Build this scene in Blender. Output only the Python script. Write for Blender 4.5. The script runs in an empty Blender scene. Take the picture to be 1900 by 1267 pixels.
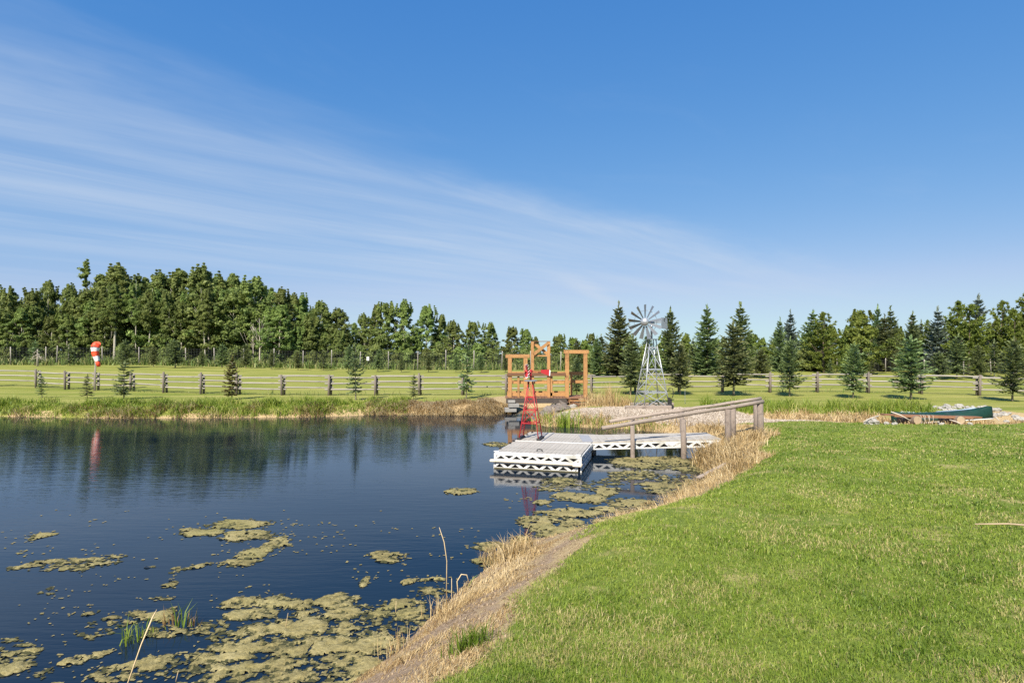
import bpy, math, random
import numpy as np
from mathutils import Vector, Matrix, Euler

SC = bpy.context.scene
COL = SC.collection
R = math.radians
rng = np.random.default_rng(11)
random.seed(5)

# ------------------------------------------------------------------ camera, sky, sun, exposure
EYE = 2.8                       # camera height above the pond surface
FPX = 1055.6                    # focal length in photo pixels (20 mm on 36 mm)
cam_data = bpy.data.cameras.new("camera")
cam_data.lens = 20.0
cam_data.sensor_width = 36.0
cam_data.shift_y = 0.01395
cam_data.clip_start = 0.05
cam_data.clip_end = 3000
cam = bpy.data.objects.new("camera", cam_data)
cam.location = (0, 0, EYE)
cam.rotation_euler = (R(90), 0, 0)
COL.objects.link(cam)
SC.camera = cam

SUN_AZ = R(200)                 # clockwise from +Y: low behind the camera's left shoulder
SUN_EL = R(43)
sun_dir = Vector((math.sin(SUN_AZ) * math.cos(SUN_EL), math.cos(SUN_AZ) * math.cos(SUN_EL), math.sin(SUN_EL)))
sun_data = bpy.data.lights.new("sun", 'SUN')
sun_data.energy = 4.8
sun_data.angle = R(0.55)
sun_data.color = (1.0, 0.93, 0.82)
sun = bpy.data.objects.new("sun", sun_data)
sun.rotation_euler = (-sun_dir).to_track_quat('-Z', 'Y').to_euler()
sun.location = sun_dir * 60
COL.objects.link(sun)

SC.view_settings.view_transform = 'Standard'
SC.view_settings.look = 'None'
SC.view_settings.exposure = 0.85
SC.render.filter_size = 1.0
SC.view_settings.gamma = 1.0
SC.view_settings.use_curve_mapping = False


class NT:
    """small helper for node trees"""
    def __init__(self, tree):
        self.t = tree
        self.n = tree.nodes
        self.l = tree.links

    def add(self, typ, **kw):
        nd = self.n.new(typ)
        for k, v in kw.items():
            setattr(nd, k, v)
        return nd

    def put(self, sock, v):
        if hasattr(v, 'is_linked') or isinstance(v, bpy.types.NodeSocket):
            self.l.new(v, sock)
        elif v is not None:
            sock.default_value = v

    def math(self, op, a, b=None, c=None, clamp=False):
        nd = self.add('ShaderNodeMath', operation=op, use_clamp=clamp)
        self.put(nd.inputs[0], a)
        self.put(nd.inputs[1], b)
        self.put(nd.inputs[2], c)
        return nd.outputs[0]

    def mix(self, f, a, b, blend='MIX'):
        nd = self.add('ShaderNodeMix', data_type='RGBA', blend_type=blend)
        self.put(nd.inputs[0], f)
        self.put(nd.inputs[6], a)
        self.put(nd.inputs[7], b)
        return nd.outputs[2]

    def ramp(self, f, stops):
        nd = self.add('ShaderNodeValToRGB')
        el = nd.color_ramp.elements
        while len(el) < len(stops):
            el.new(0.5)
        for e, (p, c) in zip(el, stops):
            e.position = p
            e.color = c if len(c) == 4 else (*c, 1)
        self.put(nd.inputs[0], f)
        return nd.outputs[0]

    def noise(self, vec, scale, detail=4, rough=0.6, dist=0.0):
        nd = self.add('ShaderNodeTexNoise')
        nd.inputs['Scale'].default_value = scale
        nd.inputs['Detail'].default_value = detail
        nd.inputs['Roughness'].default_value = rough
        nd.inputs['Distortion'].default_value = dist
        self.put(nd.inputs['Vector'], vec)
        return nd.outputs['Fac']

    def mapping(self, vec, scale=(1, 1, 1), rot=(0, 0, 0), loc=(0, 0, 0)):
        nd = self.add('ShaderNodeMapping')
        nd.inputs['Scale'].default_value = scale
        nd.inputs['Rotation'].default_value = rot
        nd.inputs['Location'].default_value = loc
        self.put(nd.inputs['Vector'], vec)
        return nd.outputs[0]

    def maprange(self, v, a, b, c=0.0, d=1.0, smooth=True):
        nd = self.add('ShaderNodeMapRange')
        nd.interpolation_type = 'SMOOTHSTEP' if smooth else 'LINEAR'
        self.put(nd.inputs[0], v)
        for i, x in enumerate((a, b, c, d)):
            nd.inputs[i + 1].default_value = x
        return nd.outputs[0]


world = bpy.data.worlds.new("World")
SC.world = world
world.use_nodes = True
w = NT(world.node_tree)
w.n.clear()
sky = w.add('ShaderNodeTexSky', sky_type='NISHITA')
sky.sun_disc = False
sky.sun_elevation = SUN_EL
sky.sun_rotation = SUN_AZ
sky.altitude = 700
sky.air_density = 1.0
sky.dust_density = 0.3
sky.ozone_density = 4.0
# thin cirrus: streaks on a flat layer high above (direction vector divided by its height)
gen = w.add('ShaderNodeTexCoord').outputs['Generated']
sep = w.add('ShaderNodeSeparateXYZ')
w.l.new(gen, sep.inputs[0])
dz = w.math('MAXIMUM', sep.outputs[2], 0.02)
cu = w.math('DIVIDE', sep.outputs[0], dz)
cv = w.math('DIVIDE', sep.outputs[1], dz)
across = w.math('SUBTRACT', cv, cu)            # perpendicular to the streaks
along = w.math('ADD', cv, cu)
cvec = w.add('ShaderNodeCombineXYZ')
w.put(cvec.inputs[0], across)
w.put(cvec.inputs[1], w.math('MULTIPLY', along, 0.16))
n1 = w.noise(cvec.outputs[0], 0.9, 7, 0.62, 0.4)
cvec2 = w.add('ShaderNodeCombineXYZ')
w.put(cvec2.inputs[0], w.math('MULTIPLY', across, 0.55))
w.put(cvec2.inputs[1], w.math('MULTIPLY', along, 0.25))
n2 = w.noise(cvec2.outputs[0], 1.0, 5, 0.6, 0.8)
wob = w.math('ADD', across, w.math('MULTIPLY', w.math('SUBTRACT', n2, 0.5), 2.0))
wob = w.math('ADD', wob, w.math('MINIMUM', w.math('MULTIPLY', along, 0.10), 0.55))
edge_in = w.maprange(wob, 3.1, 4.3)
edge_out = w.maprange(wob, 6.0, 13.0, 1.0, 0.35)
fade_right = w.maprange(along, 5.0, 20.0, 1.0, 0.10)
band = w.math('MULTIPLY', w.math('MULTIPLY', edge_in, edge_out), fade_right)
streak = w.maprange(n1, 0.32, 0.75)
soft = w.math('MULTIPLY_ADD', streak, 0.75, 0.3)
cl = w.math('MULTIPLY', w.math('MULTIPLY', band, soft), 0.58)
thin = w.math('ABSOLUTE', w.math('SUBTRACT', w.math('ADD', across, w.math('MULTIPLY', w.math('SUBTRACT', n1, 0.5), 0.5)), w.math('MULTIPLY_ADD', w.math('SUBTRACT', along, 7.6), 0.49, 6.4)))
thin = w.math('MULTIPLY', w.maprange(thin, 0.0, 0.55, 1.0, 0.0), w.math('MULTIPLY', w.maprange(along, 6.0, 10.0), w.maprange(along, 12.5, 15.0, 1.0, 0.0)))
cl = w.math('MULTIPLY_ADD', thin, 0.42, cl)
cl2 = w.math('ADD', cl, w.math('MULTIPLY', w.maprange(w.noise(cvec2.outputs[0], 2.3, 6, 0.6, 0.6), 0.52, 0.8), 0.05), clamp=True)
sps = w.add('ShaderNodeSeparateColor')
w.l.new(sky.outputs[0], sps.inputs[0])
cmb_ = w.add('ShaderNodeCombineColor')         # the camera's colour response to the sky, per channel
for i_, (ga, aa) in enumerate(((1.22, 0.56), (0.65, 1.18), (0.30, 2.80))):
    w.put(cmb_.inputs[i_], w.math('MULTIPLY', w.math('POWER', sps.outputs[i_], ga), aa))
sm_ = w.add('ShaderNodeMath', operation='SMOOTH_MIN')
w.l.new(cmb_.inputs[0].links[0].from_socket, sm_.inputs[0])
w.put(sm_.inputs[1], w.math('MULTIPLY', cmb_.inputs[1].links[0].from_socket, 0.74))
sm_.inputs[2].default_value = 0.25
w.l.new(sm_.outputs[0], cmb_.inputs[0])
skyc = cmb_.outputs[0]
cmix = w.mix(cl2, skyc, (3.7, 4.3, 5.2, 1))
bg = w.add('ShaderNodeBackground')
bg.inputs['Strength'].default_value = 0.090
w.l.new(cmix, bg.inputs['Color'])
wo = w.add('ShaderNodeOutputWorld')
w.l.new(bg.outputs[0], wo.inputs['Surface'])

SC.cycles.max_bounces = 8
SC.cycles.transparent_max_bounces = 6
try:
    SC.cycles.use_denoising = False
    SC.cycles.denoising_input_passes = 'RGB_ALBEDO_NORMAL'
except Exception:
    pass


# ------------------------------------------------------------------ object helpers
def tag(o, label=None, cat=None, group=None, kind=None):
    if label:
        o['label'] = label
    if cat:
        o['category'] = cat
    if group:
        o['group'] = group
    if kind:
        o['kind'] = kind
    return o


def empty(name, loc=(0, 0, 0), rz=0.0, label=None, cat=None, group=None):
    o = bpy.data.objects.new(name, None)
    o.empty_display_size = 0.2
    o.location = loc
    o.rotation_euler = (0, 0, rz)
    COL.objects.link(o)
    return tag(o, label, cat, group)


def link(name, me, parent=None, loc=None, rot=None, scale=None):
    o = bpy.data.objects.new(name, me)
    COL.objects.link(o)
    if parent is not None:
        o.parent = parent
    if loc is not None:
        o.location = loc
    if rot is not None:
        o.rotation_euler = rot
    if scale is not None:
        o.scale = scale
    return o


def kids(o):
    return list(o.children)


def copy_tree(o, parent=None):
    c = o.copy()
    COL.objects.link(c)
    if parent is not None:
        c.parent = parent
    for ch in kids(o):
        copy_tree(ch, c)
    return c


class MB:
    """collects shapes, builds ONE mesh"""
    def __init__(self):
        self.v = []
        self.f = []

    def _add(self, vs, fs):
        k = len(self.v)
        self.v += [tuple(p) for p in vs]
        self.f += [tuple(i + k for i in f) for f in fs]
        return self

    def box(self, c, s, rot=None, taper=1.0):
        hx, hy, hz = s[0] / 2, s[1] / 2, s[2] / 2
        vs = []
        for z in (-hz, hz):
            t = 1.0 if z < 0 else taper
            for x, y in ((-hx, -hy), (hx, -hy), (hx, hy), (-hx, hy)):
                vs.append(Vector((x * t, y * t, z)))
        if rot is not None:
            vs = [rot @ p for p in vs]
        c = Vector(c)
        vs = [p + c for p in vs]
        return self._add(vs, [(0, 3, 2, 1), (4, 5, 6, 7), (0, 1, 5, 4), (1, 2, 6, 5), (2, 3, 7, 6), (3, 0, 4, 7)])

    def bar(self, a, b, wd, ht, up=(0, 0, 1)):
        """rectangular bar from a to b: wd sideways, ht along up"""
        a, b = Vector(a), Vector(b)
        d = (b - a)
        L = d.length
        x = d.normalized()
        u = Vector(up)
        y = u.cross(x)
        if y.length < 1e-4:
            y = Vector((0, 1, 0)).cross(x)
            if y.length < 1e-4:
                y = Vector((1, 0, 0)).cross(x)
        y.normalize()
        z = x.cross(y)
        m = Matrix((x, y, z)).transposed()
        return self.box((a + b) / 2, (L, wd, ht), m)

    def tube(self, a, b, r0, r1=None, n=8, cap=True, wob=0.0):
        return self.path([a, b], [r0, r0 if r1 is None else r1], n, cap, wob)

    def path(self, pts, rad, n=8, cap=True, wob=0.0):
        pts = [Vector(p) for p in pts]
        k = len(pts)
        vs, fs = [], []
        prev = None
        for i, p in enumerate(pts):
            d = (pts[min(i + 1, k - 1)] - pts[max(i - 1, 0)]).normalized()
            if prev is None:
                u = Vector((0, 0, 1)) if abs(d.z) < 0.9 else Vector((1, 0, 0))
                x = d.cross(u).normalized()
            else:
                x = (prev - d * prev.dot(d))
                x.normalize()
            prev = x
            y = d.cross(x)
            r = rad[i] if hasattr(rad, '__len__') else rad
            for j in range(n):
                a = 2 * math.pi * j / n
                rr = r * (1 + (random.uniform(-wob, wob) if wob else 0))
                vs.append(p + x * math.cos(a) * rr + y * math.sin(a) * rr)
        for i in range(k - 1):
            for j in range(n):
                j2 = (j + 1) % n
                fs.append((i * n + j, i * n + j2, (i + 1) * n + j2, (i + 1) * n + j))
        if cap:
            fs.append(tuple(range(n))[::-1])
            fs.append(tuple((k - 1) * n + j for j in range(n)))
        return self._add(vs, fs)

    def poly(self, pts, thick, nrm):
        """flat outline with thickness along nrm"""
        nv = Vector(nrm).normalized() * (thick / 2)
        pts = [Vector(p) for p in pts]
        n = len(pts)
        vs = [p - nv for p in pts] + [p + nv for p in pts]
        fs = [tuple(range(n))[::-1], tuple(range(n, 2 * n))]
        for i in range(n):
            j = (i + 1) % n
            fs.append((i, j, n + j, n + i))
        return self._add(vs, fs)

    def lathe(self, prof, c=(0, 0, 0), axis=(0, 0, 1), n=16):
        """prof: list of (radius, height along axis)"""
        ax = Vector(axis).normalized()
        u = Vector((0, 0, 1)) if abs(ax.z) < 0.9 else Vector((1, 0, 0))
        x = ax.cross(u).normalized()
        y = ax.cross(x)
        c = Vector(c)
        vs, fs = [], []
        for r, h in prof:
            for j in range(n):
                a = 2 * math.pi * j / n
                vs.append(c + ax * h + (x * math.cos(a) + y * math.sin(a)) * r)
        for i in range(len(prof) - 1):
            for j in range(n):
                j2 = (j + 1) % n
                fs.append((i * n + j, i * n + j2, (i + 1) * n + j2, (i + 1) * n + j))
        fs.append(tuple(range(n))[::-1])
        fs.append(tuple((len(prof) - 1) * n + j for j in range(n)))
        return self._add(vs, fs)

    def mesh(self, name, mat, smooth=False):
        me = bpy.data.meshes.new(name)
        me.from_pydata(self.v, [], self.f)
        me.materials.append(mat)
        if smooth:
            me.polygons.foreach_set('use_smooth', [True] * len(me.polygons))
        me.update()
        return me

    def build(self, name, mat, parent=None, smooth=False, bevel=0.0, **kw):
        o = link(name, self.mesh(name, mat, smooth), parent, **kw)
        if bevel:
            b = o.modifiers.new('bevel', 'BEVEL')
            b.width = bevel
            b.segments = 2
            b.limit_method = 'ANGLE'
        return o


def np_mesh(name, verts, faces_flat, counts, mat, tint=None, extra=None, smooth=False):
    me = bpy.data.meshes.new(name)
    nv, nf, nl = len(verts), len(counts), len(faces_flat)
    me.vertices.add(nv)
    me.vertices.foreach_set('co', np.ascontiguousarray(verts, dtype=np.float32).ravel())
    me.loops.add(nl)
    me.loops.foreach_set('vertex_index', np.ascontiguousarray(faces_flat, dtype=np.int32))
    me.polygons.add(nf)
    starts = np.concatenate(([0], np.cumsum(counts)[:-1])).astype(np.int32)
    me.polygons.foreach_set('loop_start', starts)
    me.polygons.foreach_set('loop_total', np.asarray(counts, dtype=np.int32))
    if smooth:
        me.polygons.foreach_set('use_smooth', np.ones(nf, dtype=bool))
    if tint is not None:
        a = me.attributes.new('tint', 'FLOAT', 'FACE')
        a.data.foreach_set('value', np.asarray(tint, dtype=np.float32))
    for k, v in (extra or {}).items():
        a = me.attributes.new(k, 'FLOAT', 'POINT')
        a.data.foreach_set('value', np.asarray(v, dtype=np.float32))
    me.materials.append(mat)
    me.update(calc_edges=True)
    me.validate()
    return me


def leaf_mesh(name, C, A, B, tint, mat):
    """diamond leaves: centre C, half axis A, half width B"""
    n = len(C)
    V = np.stack([C - A, C + B - A * 0.1, C + A, C - B - A * 0.1], axis=1).reshape(-1, 3)
    F = np.arange(4 * n)
    return np_mesh(name, V, F, np.full(n, 4), mat, tint)


def blade_mesh(name, P, H, lean, W, az, tint, mat, curl=0.6):
    """grass blades: base P, height H, lean vector (n,2) as share of height, width W, facing azimuth"""
    n = len(P)
    wx = np.stack([np.cos(az), np.sin(az), np.zeros(n)], 1) * (W / 2)[:, None]
    L3 = np.concatenate([lean, np.zeros((n, 1))], 1)
    up = np.array([0, 0, 1.0])
    mid = P + up * (H * 0.58)[:, None] + L3 * (H * 0.58 * (1 - curl))[:, None]
    ll = np.clip((lean ** 2).sum(1), 0, 4)
    tipz = H * np.clip(1.0 - 0.32 * ll, 0.12, 1)
    tip = P + up * tipz[:, None] + L3 * H[:, None]
    V = np.stack([P - wx, P + wx, mid + wx * 0.8, mid - wx * 0.8, tip], 1).reshape(-1, 3)
    k = np.arange(n)[:, None] * 5
    F = np.concatenate([k + np.array([[0, 1, 2, 3]]), k + np.array([[3, 2, 4]])], 1)
    cnt = np.tile([4, 3], n)
    return np_mesh(name, V, F.ravel(), cnt, mat, np.repeat(tint, 2))


# ------------------------------------------------------------------ numpy noise
def _hash(ix, iy, s):
    h = (ix * 374761393 + iy * 668265263 + s * 1442695041) & 0x7fffffff
    h = ((h ^ (h >> 13)) * 1274126177) & 0x7fffffff
    return ((h ^ (h >> 16)) & 0xffff) / 65535.0


def vnoise(x, y, s=0):
    x = np.asarray(x, dtype=np.float64)
    y = np.asarray(y, dtype=np.float64)
    ix, iy = np.floor(x).astype(np.int64), np.floor(y).astype(np.int64)
    fx, fy = x - ix, y - iy
    fx, fy = fx * fx * (3 - 2 * fx), fy * fy * (3 - 2 * fy)
    a, b = _hash(ix, iy, s), _hash(ix + 1, iy, s)
    c, d = _hash(ix, iy + 1, s), _hash(ix + 1, iy + 1, s)
    return (a * (1 - fx) + b * fx) * (1 - fy) + (c * (1 - fx) + d * fx) * fy


def fbm(x, y, s=0, o=4):
    t, a, n = 0.0, 0.5, 0.0
    for i in range(o):
        t = t + a * vnoise(x * 2 ** i, y * 2 ** i, s + i * 17)
        n += a
        a *= 0.55
    return t / n


def sstep(a, b, x):
    t = np.clip((np.asarray(x, dtype=np.float64) - a) / (b - a), 0, 1)
    return t * t * (3 - 2 * t)


# ------------------------------------------------------------------ the lie of the land
POND = [(-1.38, 4.87), (-2.2, 3.8), (-4, 2.2), (-7, 0.4), (-14, -1.5), (-24, 0), (-34, 7), (-40, 16), (-39, 24),
        (-30, 26.2), (-23.8, 26.4), (-18, 25.7), (-13.3, 25.5), (-10, 26), (-6.4, 26.9), (-3, 27.0), (-0.9, 26.6),
        (-0.3, 27.6), (0.3, 29.0), (0.8, 31), (2.0, 31), (2.1, 29), (1.7, 27), (1.1, 25), (0.9, 23.6), (1.4, 22.6),
        (3.4, 22.3), (5, 21.3), (6.3, 19.8), (6.5, 18.4), (5.8, 17.2), (5.15, 16), (4.84, 14.8), (4.4, 13.2),
        (3.77, 12.06), (2.4, 10.2), (1.2, 9.09), (0.24, 8.44), (-0.35, 7.38), (-0.77, 6.28)]
GRAVEL = [(1.5, 23.6), (3.0, 23.0), (5.2, 22.3), (6.6, 20.9), (7.6, 20.0), (9.6, 20.4), (11.5, 21.2), (10.6, 23.0), (9.2, 24.6), (7.6, 26.2), (4.8, 26.3), (2.9, 26.0)]
DITCH = [(8.5, 22.8), (12, 22.2), (14, 21.0), (16.8, 21.0), (19.5, 22.4), (25, 23.5)]


def poly_sd(x, y, poly, closed=True):
    """signed distance to a polygon, negative inside"""
    x = np.asarray(x, dtype=np.float64)
    y = np.asarray(y, dtype=np.float64)
    d2 = np.full(x.shape, 1e18)
    inside = np.zeros(x.shape, dtype=bool)
    n = len(poly)
    for i in range(n if closed else n - 1):
        ax, ay = poly[i]
        bx, by = poly[(i + 1) % n]
        ex, ey = bx - ax, by - ay
        t = np.clip(((x - ax) * ex + (y - ay) * ey) / (ex * ex + ey * ey), 0, 1)
        d2 = np.minimum(d2, (x - ax - t * ex) ** 2 + (y - ay - t * ey) ** 2)
        if closed:
            c = ((ay > y) != (by > y)) & (x < (bx - ax) * (y - ay) / (by - ay + 1e-12) + ax)
            inside ^= c
    d = np.sqrt(d2)
    return np.where(inside, -d, d) if closed else d


def shore(x, y):
    d = poly_sd(x, y, POND)
    return d + (fbm(x * 0.9, y * 0.9, 3, 3) - 0.5) * np.clip(np.abs(np.asarray(y)) * 0.03, 0.2, 0.6)


def ground_z(x, y, d=None):
    x = np.asarray(x, dtype=np.float64)
    y = np.asarray(y, dtype=np.float64)
    if d is None:
        d = shore(x, y)
    near = 1.2 - 0.042 * np.clip(y, -6, 18)
    base = np.where(y < 18, near, 0.444)
    rise = 0.80 + 0.55 * sstep(-8, -45, x) + 0.15 * sstep(10, 30, x)
    y0 = 33 - 3 * sstep(12, 28, x)
    t = np.clip((y - y0) / (60 - y0), 0, 1)
    base = base + rise * (t * t * (3 - 2 * t)) + 0.01 * np.clip(y - 60, 0, 200)
    wnear = ((y < 19) | (x < -60))
    width = np.where(wnear, 2.2, 1.15)
    gsd = poly_sd(x, y, GRAVEL)
    width = width + 1.5 * sstep(2.0, 0.0, gsd) * (y > 19)
    t = np.clip(d / width, 0, 1)
    prof = np.where(wnear, 1 - (1 - t) ** 1.35, 1 - (1 - t) ** 2)
    z = base * prof
    z = z - 0.34 * np.exp(-(poly_sd(x, y, DITCH, False) / 0.9) ** 2) * np.clip(d / 2, 0, 1)
    z = z + (fbm(x * 0.35, y * 0.35, 40, 3) - 0.5) * 0.10 * np.clip(d / 2.0, 0, 1)
    z = z + (fbm(x * 2.2, y * 2.2, 50, 2) - 0.5) * 0.07 * np.clip(d / 0.4, 0, 1) * sstep(3.2, 1.0, d)
    return np.where(d < 0, np.maximum(-0.9, d * 0.5), z + 0.012)


def gz(x, y):
    return float(ground_z(np.array([x]), np.array([y]))[0])


def wx(px, D):
    return (px - 950) / FPX * D


def hz(py, D):
    return EYE + (660 - py) / FPX * D


def straw_w(x, y, d):
    """how much the ground is dry straw instead of lawn"""
    n = fbm(x * 1.1, y * 1.1, 7, 4)
    near = ((y < 19.5)).astype(float)
    wid = np.interp(y, [2, 4.5, 6, 9, 11.5, 13, 16, 19], [1.80, 1.52, 1.2, 1.05, 1.1, 1.35, 1.5, 1.75]) + (n - 0.5) * 1.1
    s_near = sstep(wid + 0.25, wid - 0.2, d)
    wfar = 0.12 + (n - 0.5) * 1.2 + 1.8 * sstep(-9, -5, x)
    s_far = sstep(wfar + 0.3, wfar - 0.3, d)
    dd = poly_sd(x, y, DITCH, False)
    s_d = sstep(1.7 + (n - 0.5) * 2, 0.8 + (n - 0.5) * 2, dd)
    return np.clip(np.where(near > 0.5, s_near, s_far) + s_d, 0, 1)


def gravel_w(x, y):
    g = poly_sd(x, y, GRAVEL) + (fbm(x * 1.3, y * 1.3, 21, 3) - 0.5) * 1.2
    return sstep(0.25, -0.25, g)


# ------------------------------------------------------------------ materials
def new_mat(name):
    m = bpy.data.materials.new(name)
    m.use_nodes = True
    t = NT(m.node_tree)
    b = t.n['Principled BSDF']
    return m, t, b


def simple(name, col, rough=0.6, metal=0.0, var=0.15, scale=6.0, bump=0.0, stretch=(1, 1, 1), spec=0.4, dark=None):
    m, t, b = new_mat(name)
    tc = t.add('ShaderNodeTexCoord').outputs['Object']
    mp = t.mapping(tc, stretch)
    f = t.noise(mp, scale, 6, 0.65)
    f2 = t.noise(mp, scale * 4.7, 3, 0.6)
    lo = tuple(c * (1 - var) for c in col) if dark is None else dark
    hi = tuple(min(1, c * (1 + var)) for c in col)
    fac = t.math('MULTIPLY_ADD', f2, 0.4, t.math('MULTIPLY', f, 0.6))
    c = t.ramp(fac, [(0.32, lo), (0.66, hi)])
    oi = t.add('ShaderNodeObjectInfo').outputs['Random']
    hsv = t.add('ShaderNodeHueSaturation')
    t.put(hsv.inputs['Value'], t.math('MULTIPLY_ADD', oi, 0.24 * min(1, var * 4), 1 - 0.12 * min(1, var * 4)))
    t.l.new(c, hsv.inputs['Color'])
    t.l.new(hsv.outputs[0], b.inputs['Base Color'])
    b.inputs['Roughness'].default_value = rough
    b.inputs['Metallic'].default_value = metal
    b.inputs['Specular IOR Level'].default_value = spec
    if bump:
        bp = t.add('ShaderNodeBump')
        bp.inputs['Strength'].default_value = bump
        bp.inputs['Distance'].default_value = 0.01
        t.l.new(f2, bp.inputs['Height'])
        t.l.new(bp.outputs[0], b.inputs['Normal'])
    return m


def aged(m, dark, scale, amount=.55):
    """knots, stains and checks on top of a timber or plastic material"""
    t = NT(m.node_tree)
    b = t.n['Principled BSDF']
    src = b.inputs['Base Color'].links[0].from_socket
    tc = t.add('ShaderNodeTexCoord').outputs['Object']
    f = t.noise(tc, scale, 5, 0.7, 0.5)
    g = t.noise(tc, scale * .23, 3, 0.6)
    fac = t.math('MULTIPLY', t.maprange(t.math('MULTIPLY_ADD', g, .5, t.math('MULTIPLY', f, .6)), .56, .74), amount)
    t.l.new(t.mix(fac, src, (*dark, 1)), b.inputs['Base Color'])


def leafy(name, cols, trans=0.3, rough=0.55, hue=0.02, val=0.25, spec=0.3):
    """leaf or blade material: colour by the per-leaf 'tint' attribute and per-object variation"""
    m, t, b = new_mat(name)
    at = t.add('ShaderNodeAttribute', attribute_name='tint').outputs['Fac']
    c = t.ramp(at, cols)
    oi = t.add('ShaderNodeObjectInfo').outputs['Random']
    hsv = t.add('ShaderNodeHueSaturation')
    t.put(hsv.inputs['Hue'], t.math('MULTIPLY_ADD', oi, hue * 2, 0.5 - hue))
    t.put(hsv.inputs['Value'], t.math('MULTIPLY_ADD', oi, val * 2, 1 - val))
    t.l.new(c, hsv.inputs['Color'])
    t.l.new(hsv.outputs[0], b.inputs['Base Color'])
    b.inputs['Roughness'].default_value = rough
    b.inputs['Specular IOR Level'].default_value = spec
    tr = t.add('ShaderNodeBsdfTranslucent')
    t.l.new(hsv.outputs[0], tr.inputs['Color'])
    mx = t.add('ShaderNodeMixShader')
    mx.inputs[0].default_value = trans
    t.l.new(b.outputs[0], mx.inputs[1])
    t.l.new(tr.outputs[0], mx.inputs[2])
    t.l.new(mx.outputs[0], t.n['Material Output'].inputs['Surface'])
    return m


M = {}
M['poplar'] = leafy('poplar leaves', [(0, (0.095, 0.140, 0.040)), (0.5, (0.215, 0.275, 0.072)), (1, (0.37, 0.42, 0.12))], 0.50, hue=0.018)
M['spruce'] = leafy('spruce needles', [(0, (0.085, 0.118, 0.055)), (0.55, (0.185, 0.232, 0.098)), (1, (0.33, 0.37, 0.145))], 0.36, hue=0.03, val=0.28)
M['blue_spruce'] = leafy('blue spruce needles', [(0, (0.07, 0.10, 0.08)), (0.55, (0.18, 0.22, 0.185)), (1, (0.34, 0.39, 0.34))], 0.25, hue=0.01, val=0.12)
M['pine'] = leafy('pine needles', [(0, (0.075, 0.115, 0.026)), (0.5, (0.175, 0.225, 0.040)), (1, (0.30, 0.34, 0.065))], 0.42, hue=0.015, val=0.15)
M['dry_needles'] = leafy('drying needles', [(0, (0.075, 0.060, 0.022)), (0.5, (0.140, 0.125, 0.040)), (1, (0.23, 0.19, 0.07))], 0.12, hue=0.01, val=0.1)
M['lawn_blade'] = leafy('lawn blades', [(0, (0.080, 0.140, 0.014)), (0.5, (0.180, 0.258, 0.028)), (0.82, (0.29, 0.34, 0.055)), (0.9, (0.38, 0.33, 0.12)), (1, (0.48, 0.41, 0.19))], 0.3, 0.5, hue=0, val=0)
M['straw'] = leafy('straw', [(0, (0.16, 0.09, 0.035)), (0.35, (0.34, 0.225, 0.09)), (0.75, (0.50, 0.37, 0.18)), (1, (0.63, 0.51, 0.30))], 0.22, 0.5, hue=0, val=0)
M['green_sedge'] = leafy('green sedge', [(0, (0.075, 0.13, 0.014)), (0.5, (0.18, 0.26, 0.026)), (0.8, (0.30, 0.35, 0.055)), (1, (0.46, 0.42, 0.15))], 0.35, 0.5, hue=0, val=0)
M['weeds'] = leafy('rough meadow grass', [(0, (0.07, 0.12, 0.025)), (0.6, (0.15, 0.21, 0.045)), (1, (0.34, 0.32, 0.13))], 0.25, 0.6, hue=0, val=0)
M['rail_wood'] = simple('weathered rail', (0.28, 0.255, 0.22), 0.8, var=0.28, scale=3, bump=0.4, stretch=(1.2, 14, 14))
M['post_wood'] = simple('weathered post', (0.15, 0.125, 0.10), 0.85, var=0.4, scale=3, bump=0.4, stretch=(14, 14, 1.2))
M['pale_post'] = simple('pale post', (0.32, 0.29, 0.25), 0.85, var=0.2, scale=3, bump=0.4, stretch=(14, 14, 1.2))
M['handrail'] = simple('grey handrail wood', (0.29, 0.235, 0.19), 0.8, var=0.34, scale=4, bump=0.5, stretch=(1.0, 16, 16))
M['handpost'] = simple('grey handrail post wood', (0.20, 0.16, 0.13), 0.85, var=0.38, scale=4, bump=0.6, stretch=(16, 16, 1.2))
M['cedar'] = simple('stained cedar', (0.36, 0.185, 0.066), 0.55, var=0.22, scale=3, bump=0.2, stretch=(6, 6, 2))
M['cedar_dark'] = simple('dark brown cedar', (0.15, 0.07, 0.032), 0.6, var=0.3, scale=3, bump=0.2, stretch=(2, 8, 8))
M['dark_beam'] = simple('dark beam', (0.055, 0.045, 0.038), 0.8, var=0.3, scale=4)
M['deck_wood'] = simple('reddish deck boards', (0.22, 0.11, 0.058), 0.65, var=0.3, scale=3, bump=0.2, stretch=(8, 2, 8))
M['white_plastic'] = simple('white dock plastic', (0.60, 0.59, 0.56), 0.45, var=0.14, scale=3)
M['deck_plastic'] = simple('pale grey dock decking', (0.40, 0.365, 0.31), 0.7, var=0.10, scale=5, stretch=(5, 0.7, 5), bump=0.2)
M['hinge_grey'] = simple('grey hinge plate', (0.30, 0.30, 0.31), 0.6, var=0.1)
M['bumper'] = simple('beige bumper', (0.66, 0.57, 0.45), 0.55, var=0.1)
M['black'] = simple('black rubber', (0.018, 0.018, 0.018), 0.6, var=0.3)
M['float_black'] = simple('dark float', (0.03, 0.028, 0.026), 0.5, var=0.3)
M['galv'] = simple('galvanised steel', (0.46, 0.48, 0.50), 0.42, metal=0.6, var=0.12, scale=7)
M['galv_dark'] = simple('dull steel', (0.34, 0.36, 0.38), 0.42, metal=0.6, var=0.15, scale=7)
M['blade_steel'] = simple('wheel blade steel', (0.27, 0.285, 0.30), 0.40, metal=0.6, var=0.1, scale=5)
M['red_paint'] = simple('red paint', (0.40, 0.026, 0.030), 0.4, var=0.15, scale=8)
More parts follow.
